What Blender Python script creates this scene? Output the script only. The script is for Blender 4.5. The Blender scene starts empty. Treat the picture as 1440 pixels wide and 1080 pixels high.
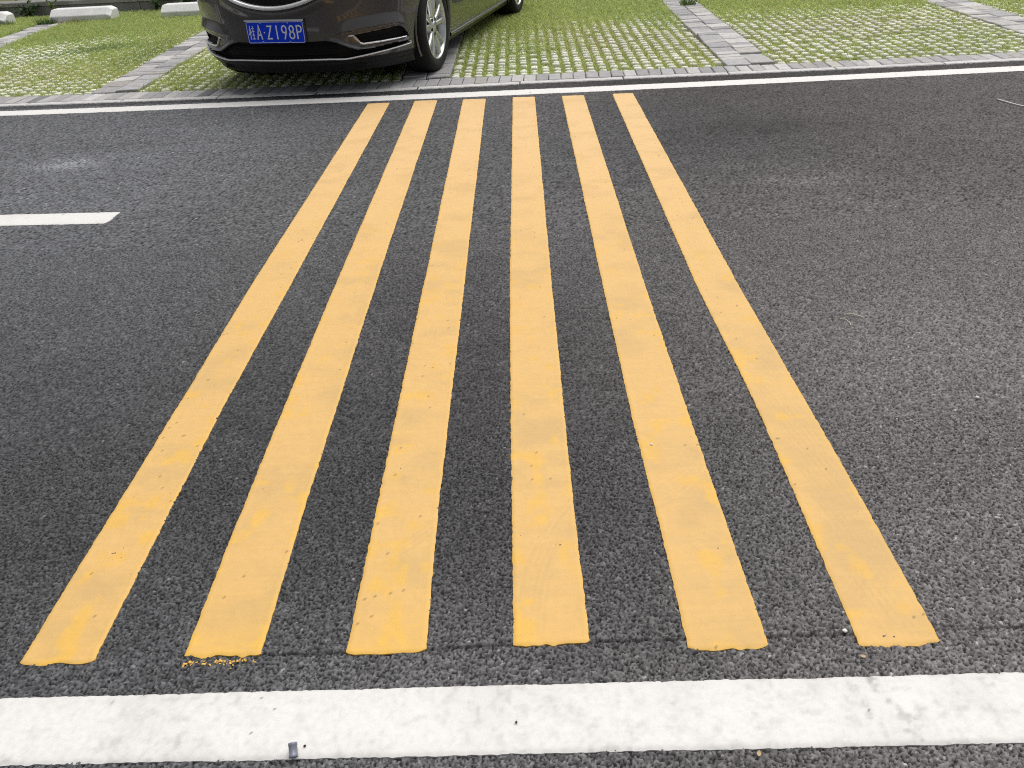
import bpy, math, random
import numpy as np
from mathutils import Matrix, Vector

# ------------------------------------------------------------------ camera, sky, sun, exposure
S = bpy.context.scene
COL = S.collection
H = 1.29                                   # eye height of the photographer
F_PX, PITCH, ROLL, YAW = 1104.45, 0.57667184, -0.06198373, -0.03254232
cam = bpy.data.cameras.new('camera')
cam.sensor_fit = 'HORIZONTAL'; cam.sensor_width = 36.0
cam.lens = F_PX / 1440.0 * 36.0
cam.clip_start = 0.05; cam.clip_end = 500
cam_o = bpy.data.objects.new('camera', cam); COL.objects.link(cam_o)
cy, sy, cp, sp_, cr, sr = math.cos(YAW), math.sin(YAW), math.cos(PITCH), math.sin(PITCH), math.cos(ROLL), math.sin(ROLL)
r_ = Vector((cy, -sy, 0)); d_ = Vector((cp * sy, cp * cy, -sp_)); u_ = Vector((sp_ * sy, sp_ * cy, cp))
Rv, Uv = cr * r_ + sr * u_, cr * u_ - sr * r_
M = Matrix((Rv, Uv, -d_)).transposed().to_4x4(); M.translation = (0, 0, H)
cam_o.matrix_world = M
S.camera = cam_o

SUN_AZ, SUN_EL = math.radians(60), math.radians(64)      # azimuth measured from +x towards +y
w = bpy.data.worlds.new('World'); S.world = w; w.use_nodes = True
nt = w.node_tree; nt.nodes.clear()
sky = nt.nodes.new('ShaderNodeTexSky'); sky.sky_type = 'NISHITA'; sky.sun_disc = False
sky.sun_elevation = SUN_EL; sky.sun_rotation = math.pi / 2 - SUN_AZ
sky.air_density = 1.0; sky.dust_density = 4.0; sky.ozone_density = 1.0
hs = nt.nodes.new('ShaderNodeHueSaturation'); hs.inputs['Saturation'].default_value = 0.22
bg = nt.nodes.new('ShaderNodeBackground'); bg.inputs['Strength'].default_value = 0.06
wo = nt.nodes.new('ShaderNodeOutputWorld')
nt.links.new(sky.outputs[0], hs.inputs['Color']); nt.links.new(hs.outputs[0], bg.inputs['Color'])
nt.links.new(bg.outputs[0], wo.inputs['Surface'])
sun = bpy.data.lights.new('sun', 'SUN'); sun.energy = 1.5; sun.angle = math.radians(70); sun.color = (1.0, 0.965, 0.92)
sun_o = bpy.data.objects.new('sun', sun); COL.objects.link(sun_o)
to_sun = Vector((math.cos(SUN_EL) * math.cos(SUN_AZ), math.cos(SUN_EL) * math.sin(SUN_AZ), math.sin(SUN_EL)))
sun_o.rotation_euler = to_sun.to_track_quat('Z', 'Y').to_euler()
sun_o.location = to_sun * 30
S.view_settings.view_transform = 'Standard'; S.view_settings.look = 'None'
S.view_settings.gamma = 1.0; S.view_settings.use_curve_mapping = False
S.view_settings.exposure = 0.85
S.render.film_transparent = False
S.cycles.use_denoising = False
S.cycles.filter_width = 1.05

rng = np.random.default_rng(11)
random.seed(5)

# ------------------------------------------------------------------ helpers
def tag(o, label=None, cat=None, group=None, kind=None):
    if label: o['label'] = label
    if cat: o['category'] = cat
    if group: o['group'] = group
    if kind: o['kind'] = kind
    return o

def empty(name, loc=(0, 0, 0), rz=0.0):
    o = bpy.data.objects.new(name, None); COL.objects.link(o)
    o.location = loc; o.rotation_euler = (0, 0, rz); o.empty_display_size = 0.2
    return o

def np_mesh(name, verts, faces, mat, parent=None, tint=None, smooth=True):
    """verts (N,3); faces: list of arrays (each (M,3) or (M,4)); tint (N,3) point colour."""
    verts = np.ascontiguousarray(verts, np.float32)
    if isinstance(faces, np.ndarray): faces = [faces]
    faces = [np.asarray(f, np.int32) for f in faces if len(f)]
    me = bpy.data.meshes.new(name)
    me.vertices.add(len(verts)); me.vertices.foreach_set('co', verts.ravel())
    idx = np.concatenate([f.ravel() for f in faces])
    cnt = np.concatenate([np.full(len(f), f.shape[1], np.int32) for f in faces])
    st = np.concatenate([[0], np.cumsum(cnt)[:-1]]).astype(np.int32)
    me.loops.add(len(idx)); me.loops.foreach_set('vertex_index', idx)
    me.polygons.add(len(cnt)); me.polygons.foreach_set('loop_start', st)
    try: me.polygons.foreach_set('loop_total', cnt)
    except Exception: pass
    me.polygons.foreach_set('use_smooth', np.full(len(cnt), bool(smooth)))
    if tint is not None:
        a = me.attributes.new('tint', 'FLOAT_COLOR', 'POINT')
        c = np.ones((len(verts), 4), np.float32); c[:, :3] = tint
        a.data.foreach_set('color', c.ravel())
    me.update(calc_edges=True); me.validate()
    me.materials.append(mat)
    o = bpy.data.objects.new(name, me); COL.objects.link(o)
    if parent is not None: o.parent = parent
    return o

class MB:
    """collects pieces of ONE mesh"""
    def __init__(s): s.v = []; s.q = []; s.t = []; s.c = []; s.n = 0
    def add(s, v, q=None, t=None, c=(1, 1, 1)):
        v = np.asarray(v, float).reshape(-1, 3)
        s.v.append(v)
        if q is not None and len(q): s.q.append(np.asarray(q, int).reshape(-1, 4) + s.n)
        if t is not None and len(t): s.t.append(np.asarray(t, int).reshape(-1, 3) + s.n)
        c = np.asarray(c, float)
        s.c.append(np.tile(c, (len(v), 1)) if c.ndim == 1 else c)
        s.n += len(v)
    def grid(s, P, c=(1, 1, 1), closed=False):
        P = np.asarray(P, float); a, b = P.shape[:2]
        I = np.arange(a * b).reshape(a, b)
        if closed: I = np.concatenate([I, I[:, :1]], 1)
        q = np.stack([I[:-1, :-1], I[:-1, 1:], I[1:, 1:], I[1:, :-1]], -1).reshape(-1, 4)
        s.add(P.reshape(-1, 3), q, c=c)
    def fan(s, ring, c=(1, 1, 1), centre=None):
        ring = np.asarray(ring, float); n = len(ring)
        m = ring.mean(0) if centre is None else centre
        k = np.arange(n)
        s.add(np.vstack([ring, m]), None, np.stack([k, (k + 1) % n, np.full(n, n)], 1), c)
    def build(s, name, mat, parent=None, smooth=True):
        f = []
        if s.q: f.append(np.concatenate(s.q))
        if s.t: f.append(np.concatenate(s.t))
        return np_mesh(name, np.concatenate(s.v), f, mat, parent, np.concatenate(s.c), smooth)

def bevel_box(mb, c, size, bev=0.006, rz=0.0, tilt=(0, 0), col=(1, 1, 1), taper=0.0):
    """box with chamfered top edges; c = centre of the base"""
    hx, hy, h = size[0] / 2, size[1] / 2, size[2]
    def ring(a, b, z): return [(-a, -b, z), (a, -b, z), (a, b, z), (-a, b, z)]
    b = bev
    R = [ring(hx, hy, 0), ring(hx - taper, hy - taper, h - b), ring(hx - b - taper, hy - b - taper, h)]
    v = np.array(sum(R, []), float)
    v[:, 2] += v[:, 0] * tilt[0] + v[:, 1] * tilt[1]
    ca, sa = math.cos(rz), math.sin(rz)
    x = v[:, 0] * ca - v[:, 1] * sa; y = v[:, 0] * sa + v[:, 1] * ca
    v = np.stack([x + c[0], y + c[1], v[:, 2] + c[2]], 1)
    q = []
    for k in range(2):
        for i in range(4):
            j = (i + 1) % 4
            q.append((k * 4 + i, k * 4 + j, k * 4 + 4 + j, k * 4 + 4 + i))
    q.append((8, 9, 10, 11))
    mb.add(v, q, c=col)

def vnoise(x, y, scale, seed=0, octv=1):
    """value noise, -1..1"""
    out = 0; amp = 1; tot = 0
    for o in range(octv):
        T = np.random.default_rng(1000 + seed * 17 + o).uniform(-1, 1, (256, 256))
        u, v = np.asarray(x) * scale, np.asarray(y) * scale
        i, j = np.floor(u).astype(int), np.floor(v).astype(int)
        fu, fv = u - i, v - j
        fu = fu * fu * (3 - 2 * fu); fv = fv * fv * (3 - 2 * fv)
        g = lambda a, b: T[a & 255, b & 255]
        r = (g(i, j) * (1 - fu) + g(i + 1, j) * fu) * (1 - fv) + (g(i, j + 1) * (1 - fu) + g(i + 1, j + 1) * fu) * fv
        out = out + r * amp; tot += amp; amp *= .5; scale *= 2.03
    return out / tot

def sst(a, b, x):
    t = np.clip((x - a) / (b - a), 0, 1); return t * t * (3 - 2 * t)

# ------------------------------------------------------------------ materials
def mat(name, base=(.5, .5, .5), rough=.6, metal=0.0, spec=.5, coat=0.0, coat_rough=.03, tint=False,
        noise=None, bump=None, thin=0.0):
    """noise: (scale, detail, amount[, stretch]) brightness mottling; bump: (scale, strength, distance)"""
    m = bpy.data.materials.new(name); m.use_nodes = True
    n = m.node_tree.nodes; L = m.node_tree.links
    p = n['Principled BSDF']
    p.inputs['Roughness'].default_value = rough; p.inputs['Metallic'].default_value = metal
    p.inputs['Specular IOR Level'].default_value = spec
    p.inputs['Coat Weight'].default_value = coat; p.inputs['Coat Roughness'].default_value = coat_rough
    rgb = n.new('ShaderNodeRGB'); rgb.outputs[0].default_value = (*base, 1)
    out = rgb.outputs[0]
    if tint:
        a = n.new('ShaderNodeAttribute'); a.attribute_name = 'tint'
        mx = n.new('ShaderNodeMix'); mx.data_type = 'RGBA'; mx.blend_type = 'MULTIPLY'; mx.inputs[0].default_value = 1
        L.new(out, mx.inputs[6]); L.new(a.outputs['Color'], mx.inputs[7]); out = mx.outputs[2]
    tc = n.new('ShaderNodeTexCoord')
    if noise:
        for k in range(0, len(noise), 3):
            sc, de, am = noise[k:k + 3]
            t = n.new('ShaderNodeTexNoise'); t.inputs['Scale'].default_value = sc; t.inputs['Detail'].default_value = de
            t.inputs['Roughness'].default_value = .6
            L.new(tc.outputs['Object'], t.inputs['Vector'])
            mr = n.new('ShaderNodeMapRange'); mr.inputs[1].default_value = .25; mr.inputs[2].default_value = .75
            mr.inputs[3].default_value = 1 - am; mr.inputs[4].default_value = 1 + am
            L.new(t.outputs['Fac'], mr.inputs[0])
            mx = n.new('ShaderNodeMix'); mx.data_type = 'RGBA'; mx.blend_type = 'MULTIPLY'; mx.inputs[0].default_value = 1
            cb = n.new('ShaderNodeCombineColor')
            for i in range(3): L.new(mr.outputs[0], cb.inputs[i])
            L.new(out, mx.inputs[6]); L.new(cb.outputs[0], mx.inputs[7]); out = mx.outputs[2]
    L.new(out, p.inputs['Base Color'])
    if thin:                                # light passes through thin leaves
        tr = n.new('ShaderNodeBsdfTranslucent'); ms = n.new('ShaderNodeMixShader'); ms.inputs[0].default_value = thin
        L.new(out, tr.inputs['Color']); L.new(p.outputs[0], ms.inputs[1]); L.new(tr.outputs[0], ms.inputs[2])
        L.new(ms.outputs[0], n['Material Output'].inputs['Surface'])
    if bump:
        prev = None
        for k in range(0, len(bump), 3):
            sc, stn, di = bump[k:k + 3]
            t = n.new('ShaderNodeTexNoise'); t.inputs['Scale'].default_value = sc; t.inputs['Detail'].default_value = 3
            L.new(tc.outputs['Object'], t.inputs['Vector'])
            b = n.new('ShaderNodeBump'); b.inputs['Strength'].default_value = stn; b.inputs['Distance'].default_value = di
            L.new(t.outputs['Fac'], b.inputs['Height'])
            if prev: L.new(prev, b.inputs['Normal'])
            prev = b.outputs[0]
        L.new(prev, p.inputs['Normal'])
    return m

MA = dict(
    asphalt=mat('asphalt', (1, 1, 1), .8, spec=.22, tint=True, noise=(900, 2, .25), bump=(700, .5, .0012)),
    yellow=mat('yellow_paint', (1, 1, 1), .62, spec=.35, tint=True, noise=(260, 3, .035), bump=(420, .25, .0008, 60, .15, .002)),
    white=mat('white_paint', (1, 1, 1), .6, spec=.4, tint=True, noise=(300, 3, .03), bump=(420, .3, .0008)),
    concrete=mat('paver_concrete', (1, 1, 1), .9, spec=.2, tint=True, noise=(22, 4, .20, 120, 4, .12), bump=(250, .4, .001)),
    soil=mat('soil', (.13, .125, .06), .95, spec=.1, noise=(40, 4, .4), bump=(90, .8, .006)),
    grass=mat('grass_blades', (1, 1, 1), .6, spec=.25, tint=True, thin=.5),
    leaf=mat('hedge_leaves', (1, 1, 1), .55, spec=.3, tint=True),
    bark=mat('bark', (.06, .045, .03), .9, spec=.2, noise=(30, 4, .3)),
    stop=mat('white_concrete', (.72, .72, .71), .8, spec=.25, tint=True, noise=(6, 5, .13, 40, 3, .10), bump=(120, .3, .001)),
    wall=mat('grey_concrete', (.25, .25, .24), .9, spec=.2, tint=True, noise=(5, 5, .25, 40, 3, .1), bump=(80, .4, .002)),
    carpaint=mat('brown_car_paint', (.074, .068, .066), .30, metal=.55, spec=.5, coat=1.0, coat_rough=.04),
    blackplastic=mat('black_plastic', (.011, .011, .012), .42, spec=.4),
    darkplastic=mat('matt_black_plastic', (.006, .006, .0065), .7, spec=.25),
    chrome=mat('chrome', (.88, .88, .89), .3, metal=.6),
    satin=mat('satin_silver', (.5, .5, .51), .3, metal=1.0),
    trim=mat('bright_trim', (.68, .68, .69), .35, metal=.1, coat=.6),
    alloy=mat('alloy', (.60, .61, .61), .28, metal=.9, coat=.3),
    rubber=mat('rubber', (.014, .014, .0145), .75, spec=.3, noise=(60, 2, .15)),
    glass=mat('tinted_glass', (.012, .014, .016), .04, spec=.6, coat=.5),
    lamp=mat('lamp_lens', (.45, .46, .47), .08, metal=.55, spec=.6, coat=1.0),
    amber=mat('amber_lens', (.62, .53, .42), .2, spec=.6, coat=.8),
    redlens=mat('red_lens', (.25, .012, .01), .1, spec=.6, coat=1.0),
    plateblue=mat('plate_blue', (.006, .05, .70), .5, spec=.15, noise=(30, 2, .06)),
    platewhite=mat('plate_white', (.80, .82, .85), .4, spec=.4),
    greyplastic=mat('grey_plastic', (.19, .20, .25), .25, spec=.55),
    seed=mat('dark_seed', (.012, .011, .010), .6),
    straw=mat('straw', (.55, .50, .40), .8, tint=True),
    dryleaf=mat('dry_leaf', (.42, .30, .16), .7, tint=True),
    pale=mat('pale_stone', (.72, .70, .66), .7, tint=True, noise=(300, 2, .1)),
)

# ------------------------------------------------------------------ asphalt
def curve(x):                              # the far edge of the road bends very slightly
    xc = np.clip(x, -4.5, 4.5)
    return -.045 * np.asarray(x) + .005 * xc * xc

TW = 512
_r = np.random.default_rng(3)
W_ox, W_oy, W_rad, W_h, W_t = _r.uniform(.08, .92, (TW, TW)), _r.uniform(.08, .92, (TW, TW)), _r.uniform(.5, .82, (TW, TW)), _r.uniform(.35, 1, (TW, TW)), _r.uniform(0, 1, (TW, TW))
W_a, W_e = _r.uniform(0, math.pi, (TW, TW)), _r.uniform(.7, 1.45, (TW, TW))
def stones(x, y, cell):
    u, v = x / cell, y / cell
    i0, j0 = np.floor(u).astype(int), np.floor(v).astype(int)
    best = np.zeros_like(u); tid = np.full(u.shape, .3)
    for di in (-1, 0, 1):
        for dj in (-1, 0, 1):
            a, b = (i0 + di) % TW, (j0 + dj) % TW
            dx, dy = u - (i0 + di + W_ox[a, b]), v - (j0 + dj + W_oy[a, b])
            c, s = np.cos(W_a[a, b]), np.sin(W_a[a, b]); e = W_e[a, b]
            p, q = (dx * c + dy * s) * e, (-dx * s + dy * c) / e
            d = np.maximum(np.hypot(p, q), np.maximum(np.abs(p), np.abs(q)) * 1.18) / W_rad[a, b]
            hgt = W_h[a, b] * np.clip(1.25 * (1 - d ** 2.2), 0, 1)
            m = hgt > best
            best = np.where(m, hgt, best); tid = np.where(m, W_t[a, b], tid)
    return best, tid

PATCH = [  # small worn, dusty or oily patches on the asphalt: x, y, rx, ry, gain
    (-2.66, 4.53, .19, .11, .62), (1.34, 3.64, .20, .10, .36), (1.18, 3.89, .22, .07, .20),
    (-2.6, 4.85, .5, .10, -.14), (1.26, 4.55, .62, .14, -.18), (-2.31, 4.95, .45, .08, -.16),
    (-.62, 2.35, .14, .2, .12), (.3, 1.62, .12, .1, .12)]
# broad wear of the surface, with sheen painted into its colour: polished and dusty where cars pass, darker between the stripes: x, y, gain
WEAR_SHEEN = [(-1.28, 1.54, 0.76), (-2.11, 3.17, 1.3), (-1.39, 4.75, 0.45), (-0.14, 4.67, 1.29), (0.86, 3.1, 1.31), (1.69, 2.65, 1.73), (0.85, 0.97, 2.35), (-0.13, 0.98, 1.77), (1.19, 4.49, 0.31), (-3.08, 4.98, 1.49), (-0.86, 1.76, 0.72), (0.25, 2.12, 1.01), (0.49, 1.16, 1.2), (-1.0, 0.99, 1.1), (-1.48, 2.32, 1.08), (-0.13, 1.26, 0.63), (-2.01, 4.44, 2.35), (1.94, 4.28, 1.21), (0.91, 1.2, 2.13), (-0.2, 2.07, 0.72), (1.1, 2.05, 2.08)]
def wear_sheen(x, y):
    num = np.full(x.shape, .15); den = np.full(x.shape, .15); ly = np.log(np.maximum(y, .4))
    for wx, wy, g in WEAR_SHEEN:
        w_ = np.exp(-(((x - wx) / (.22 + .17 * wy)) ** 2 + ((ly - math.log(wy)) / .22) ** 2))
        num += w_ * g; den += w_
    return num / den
def road_tint(x, y, tid, cov):
    t = .044 + .080 * tid + .03 * sst(.93, 1.0, tid) + .10 * sst(.995, 1.0, tid)
    t = np.where(cov < .27, .010 + .16 * cov, t)
    big = wear_sheen(x, y) * (1 + .10 * vnoise(x, y * 1.7, 1.4, 4, 3)) + .10 * vnoise(x, y * 2.5, 4.5, 5, 2)
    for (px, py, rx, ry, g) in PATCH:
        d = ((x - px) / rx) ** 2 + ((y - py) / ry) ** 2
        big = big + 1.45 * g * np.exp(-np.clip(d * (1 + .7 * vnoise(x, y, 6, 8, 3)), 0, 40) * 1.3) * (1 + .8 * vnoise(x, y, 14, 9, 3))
    seam = np.exp(-((y - (1.028 + .004 * vnoise(x, 0 * x, 3, 2, 2))) / .004) ** 2) * sst(-.75, -.5, x) * sst(1.1, .9, x)
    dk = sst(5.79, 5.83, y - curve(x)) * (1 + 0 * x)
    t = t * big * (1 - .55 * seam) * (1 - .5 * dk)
    warm = np.clip(.5 + .35 * x + .3 * vnoise(x, y, .7, 7, 2), 0, 1)[:, None]
    return t[:, None] * ((1 - warm) * np.array([.955, .985, 1.06]) + warm * np.array([1.045, .985, .97]))

rb = []; rf = []; rt = []; nv = 0
def road_band(x0, x1, y0, y1, st, amp, far_edge=False):
    global nv
    nx, ny = int(round((x1 - x0) / st)) + 1, int(round((y1 - y0) / st)) + 1
    X, Y = np.meshgrid(np.linspace(x0, x1, nx), np.linspace(y0, y1, ny))
    if far_edge:                              # follow the kerb
        k = sst(y0, y1, Y); Y = Y + k * curve(X)
    x, y = X.ravel(), Y.ravel()
    h1, t1 = stones(x, y, .0058)
    h2, t2 = stones(x + 3.1, y + 1.7, .0084)
    m = h2 > .62
    hh = np.where(m, np.maximum(h1, h2), h1 * .85); tt = np.where(m & (h2 > h1), t2, t1)
    z = amp * (hh - .78) + .0012 * vnoise(x, y, 9, 1, 2)
    seam = np.exp(-((y - (1.028 + .004 * vnoise(x, 0 * x, 3, 2, 2))) / .004) ** 2) * sst(-.75, -.5, x) * sst(1.1, .9, x)
    z = z - .0025 * seam
    I = np.arange(nx * ny).reshape(ny, nx)
    q = np.stack([I[:-1, :-1], I[:-1, 1:], I[1:, 1:], I[1:, :-1]], -1).reshape(-1, 4)
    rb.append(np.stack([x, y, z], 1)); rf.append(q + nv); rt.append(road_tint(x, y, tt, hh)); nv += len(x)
road_band(-1.7, 1.7, .55, 1.75, .0022, .0054)
road_band(-2.6, 2.6, 1.735, 3.2, .0040, .0060)
road_band(-5.2, 5.2, 3.185, 6.0, .0075, .0066, True)
for (x0, x1, y0, y1) in ((-5.2, -1.69, -.6, 1.75), (1.69, 5.2, -.6, 1.75), (-1.7, 1.7, -.6, .56)):
    road_band(x0, x1, y0, y1, .013, .004)
for (x0, x1) in ((-5.2, -2.58), (2.58, 5.2)): road_band(x0, x1, 1.735, 3.2, .011, .0046)
for (x0, x1, y0, y1) in ((-30, -5.18, -6, 6.0), (5.18, 30, -6, 6.0), (-5.2, 5.2, -6, -.58)):
    road_band(x0, x1, y0, y1, .12, .003, y1 > 5)
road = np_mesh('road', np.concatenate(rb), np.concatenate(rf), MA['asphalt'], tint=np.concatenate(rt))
tag(road, kind='structure')

g = MB(); g.grid(np.array([[(-200, -200, -.09), (200, -200, -.09)], [(-200, 200, -.09), (200, 200, -.09)]], float))
tag(g.build('ground', MA['soil']), kind='structure')

# ------------------------------------------------------------------ painted markings (thermoplastic, a few mm thick)
def marking(name, L, R, seed, m, colf, step=.006, ncol=26, rim=None, ends=(.006, .006), thick=.0026, edge=.0012):
    """L, R: polylines (x, y) from the near end to the far end"""
    L, R = np.array(L, float), np.array(R, float)
    length = np.hypot(*(L[-1] - L[0])); n = int(length / step) + 2
    def samp(P):
        d = np.concatenate([[0], np.cumsum(np.hypot(*np.diff(P, axis=0).T))]); d /= d[-1]
        t = np.linspace(0, 1, n); x, y = np.interp(t, d, P[:, 0]), np.interp(t, d, P[:, 1])
        k = min(41, n // 8 * 2 + 1)
        if len(P) > 2 and k > 3:
            ker = np.hanning(k + 2)[1:-1]; ker /= ker.sum()
            def sm(a):
                b = np.concatenate([2 * a[0] - a[k // 2:0:-1], a, 2 * a[-1] - a[-2:-k // 2 - 1:-1]])
                return np.convolve(b, ker, 'valid')
            x, y = sm(x), sm(y)
        return np.stack([x, y], 1)
    A, B = samp(L), samp(R)
    sd = seed * 3.7
    axis = (L[-1] - L[0]) / length; side = np.array([axis[1], -axis[0]])
    t = np.linspace(0, length, n)
    for P, k in ((A, 0.), (B, 50.)):
        j = edge * vnoise(t + sd + k, t * 0 + k, 55, seed, 2) + edge * .8 * vnoise(t + sd + k, t * 0 + k, 130, seed + 1) + edge * .8 * vnoise(t + sd, t * 0 + k, 7, seed + 2, 2) * sst(0, .12, np.minimum(t, length - t))
        P += side * j[:, None]
    u = np.linspace(0, 1, ncol)
    P = A[:, None] * (1 - u[None, :, None]) + B[:, None] * u[None, :, None]
    wid = np.hypot(*(B[0] - A[0]))
    for e, k in ((0, 0.), (1, 9.)):
        j = ends[e] * (.45 * vnoise(u * wid + sd + k, u * 0, 22, seed + 5, 2) + .6 * vnoise(u * wid + sd, u * 0 + k, 75, seed + 6))
        rnd = -.007 * (np.abs(2 * u - 1) ** 8)            # corners slightly rounded off
        dist = t if e == 0 else length - t
        fall = np.exp(-dist / .012)
        P += (axis * (1 if e == 0 else -1))[None, None] * (-(j + rnd))[None, :, None] * fall[:, None, None]
    x, y = P[..., 0], P[..., 1]
    st_, _ = stones(x, y, .0092)
    du = np.minimum(u, 1 - u) * wid; de = np.minimum(t, length - t)
    dd = np.minimum(du[None, :], de[:, None])
    z = thick * (.35 + .65 * sst(-.001, .008, dd)) - .001 + .0009 * st_ + .0007 * vnoise(x, y, 40, seed, 2)
    if rim is not None:
        z = z + .0009 * np.exp(-((dd - .006) / .004) ** 2)
    mb = MB()
    c = colf(x, y, u[None, :] + 0 * x, t[:, None] + 0 * x, length, dd)
    mb.grid(np.stack([x, y, z], -1), c=c.reshape(-1, 3))
    def skirt(x, y, z, c):
        top = np.stack([x, y, z], -1); bot = np.stack([x, y, z * 0 - .006], -1)
        mb.grid(np.stack([top, bot], 0), c=np.tile(c.reshape(-1, 3), (2, 1)))
    for sl in ((slice(None), 0), (slice(None), -1), (0, slice(None)), (-1, slice(None))):
        skirt(x[sl], y[sl], z[sl], c[sl])
    return mb.build(name, m)

YEL = np.array([.64, .402, .142]); YBR = np.array([.67, .40, .078]); TAN = np.array([.535, .35, .140])
ARCS = [[], [], [(-.62, 1.66, .45)], [(.62, 1.05, .62)], [(.02, 1.9, .5)], [(.1, 1.7, .75), (1.6, 2.9, .9)]]
def yellow(seed, bright_near=0., tyre=0., arcs=()):
    def f(x, y, u, t, L, dd):
        n = .5 + .5 * vnoise(x, y * 1.4, 7, seed, 4); n2 = vnoise(x * .5, y * 2.5, 42, seed + 3, 3)
        n3 = vnoise(x * .25, y * 6, 60, seed + 8, 2)
        n4 = vnoise(x, y, 95, seed + 13, 2)
        k = np.clip(.72 * sst(.40, .80, n) + .30 * n2 + .24 * n3 + .20 * n4 + .20 * sst(2.5, .2, t) - .03, 0, 1)
        for (ax, ay, ar) in arcs:
            d = np.hypot(x - ax, y - ay)
            for q in range(5):
                k = k + .55 * np.exp(-((d - ar - .014 * q) / .0032) ** 2) * (.5 + .5 * vnoise(x, y, 25, seed + q)) 
        if tyre:
            lines = np.sin((x * 1.0 + .18 * y) * 2 * math.pi / .016) * .5 + .5
            zone = sst(.15, .4, u) * sst(1.0, .75, u) * sst(-.1, .08, t) * sst(1.5, .5, t)
            k = k + tyre * lines ** 3 * zone * (.5 + .6 * vnoise(x * 2, y, 18, seed + 4, 2))
        k = np.clip(k, 0, 1)[..., None]
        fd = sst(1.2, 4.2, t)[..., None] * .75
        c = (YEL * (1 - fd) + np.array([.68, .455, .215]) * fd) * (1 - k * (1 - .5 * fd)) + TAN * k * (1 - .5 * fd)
        n5 = .5 + .5 * vnoise(x * 1.2, y, 16, seed + 15, 3)
        b = np.clip(np.exp(-dd / .006) * .6 + .75 * sst(.58, .80, n5) * sst(3.2, .6, t) + bright_near * np.exp(-t / .09) * (.7 + .6 * n2), 0, 1)[..., None]
        c = c * (1 - b) + YBR * b
        sp = (vnoise(x, y, 150, seed + 9) > .93) & (vnoise(x, y, 8, seed + 11, 2) > .1)
        c = np.where(sp[..., None], c * .45, c)
        return c * (1 + .05 * n2[..., None])
    return f

STR = [([(-1.0652, 1.0189), (-1.0691, 1.988), (-1.078, 2.7742), (-1.0607, 5.6165)], [(-0.9115, 1.0212), (-0.9201, 1.5051), (-0.9273, 1.977), (-0.9203, 2.7571), (-0.9067, 5.6127)]), ([(-0.728, 1.0238), (-0.7368, 1.4942), (-0.7408, 1.9624), (-0.742, 2.7378), (-0.7351, 5.6251)], [(-0.5719, 1.0242), (-0.5796, 1.4848), (-0.5808, 1.9499), (-0.5842, 2.7207), (-0.5758, 5.6099)]), ([(-0.3978, 1.0153), (-0.3981, 1.4739), (-0.3992, 1.9358), (-0.3983, 2.7005), (-0.3976, 5.5904)], [(-0.2374, 1.0205), (-0.2456, 1.4586), (-0.2441, 1.7746), (-0.2433, 2.6837), (-0.2404, 5.5754)]), ([(-0.0629, 1.0233), (-0.0652, 1.4325), (-0.0688, 1.7603), (-0.0716, 2.6651), (-0.055, 5.5742)], [(0.0898, 1.0254), (0.0841, 1.4237), (0.0837, 1.7493), (0.0846, 2.6482), (0.0956, 5.5604)]), ([(0.2802, 0.9987), (0.278, 1.4123), (0.2705, 1.7358), (0.2713, 2.6279), (0.2787, 5.5392)], [(0.4367, 1.0021), (0.4291, 1.7244), (0.4237, 2.6114), (0.4273, 5.5256)]), ([(0.609, 0.9932), (0.6166, 1.4133), (0.6222, 1.856), (0.6074, 2.5915), (0.6192, 5.5223)], [(0.7657, 0.9948), (0.7674, 1.4043), (0.7636, 1.845), (0.7552, 2.5755), (0.7569, 5.511)])]
LABS = ['leftmost of the six yellow crossing stripes, with a clean slanted near end',
        'yellow crossing stripe with crumbled broken paint along its near end, second from left',
        'yellow crossing stripe, third from left, with rounded near corners and a raised right rim',
        'yellow crossing stripe, fourth from left, running almost straight up the photo',
        'yellow crossing stripe, fifth from left, with wavy edges and a raised bright left rim',
        'rightmost of the six yellow crossing stripes, with fine tyre tread marks near its end']
for i, (L, R) in enumerate(STR):
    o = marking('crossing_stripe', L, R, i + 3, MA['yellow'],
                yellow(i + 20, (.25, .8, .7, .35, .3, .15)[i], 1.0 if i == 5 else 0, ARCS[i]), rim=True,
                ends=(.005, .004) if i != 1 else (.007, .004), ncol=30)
    tag(o, LABS[i], 'road marking', 'yellow crossing stripes')

def whitef(seed, dirt=1.0, near=False):
    def f(x, y, u, t, L, dd):
        n = .5 + .5 * vnoise(x, y, 9, seed, 4); n2 = .5 + .5 * vnoise(x, y, 70, seed + 2, 3)
        k = np.clip(dirt * (.18 * sst(.45, .85, n) + .26 * sst(.50, .85, n2) * sst(.25, .65, n) + .10 * (vnoise(x, y, 130, seed + 4, 2) > .25) + .12 * n2 + .22 * np.exp(-dd / .012)), 0, 1)
        if near:
            z = np.exp(-((x - .62 + .5 * (y - .86)) / .05) ** 2)
            k = k + z * .35 * sst(.5, .75, n2)
            k = k + .9 * np.exp(-(((x + .83) / .004) ** 2 + ((y - .925) / .005) ** 2)) + .25 * np.exp(-(((x - .26) / .03) ** 2 + ((y - .932) / .01) ** 2)) * n2 * 2
        k = np.clip(k, 0, 1)[..., None]
        c = np.array([.68, .668, .648]) * (1 - k) + np.array([.36, .345, .335]) * k
        sp = (vnoise(x, y, 190, seed + 9) > .965) & (vnoise(x, y, 6, seed + 11, 2) > .2)
        return np.where(sp[..., None], c * .3, c)
    return f
xs = np.linspace(-3.2, 3.2, 9)
near_y = lambda x: .9345 - .0096 * x
o = marking('edge_line', [(x, near_y(x)) for x in xs][::-1], [(x, near_y(x) - .1385) for x in xs][::-1], 41, MA['white'], whitef(60, 1, True),
            step=.0045, ncol=36, edge=.0012, thick=.0034)
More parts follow.
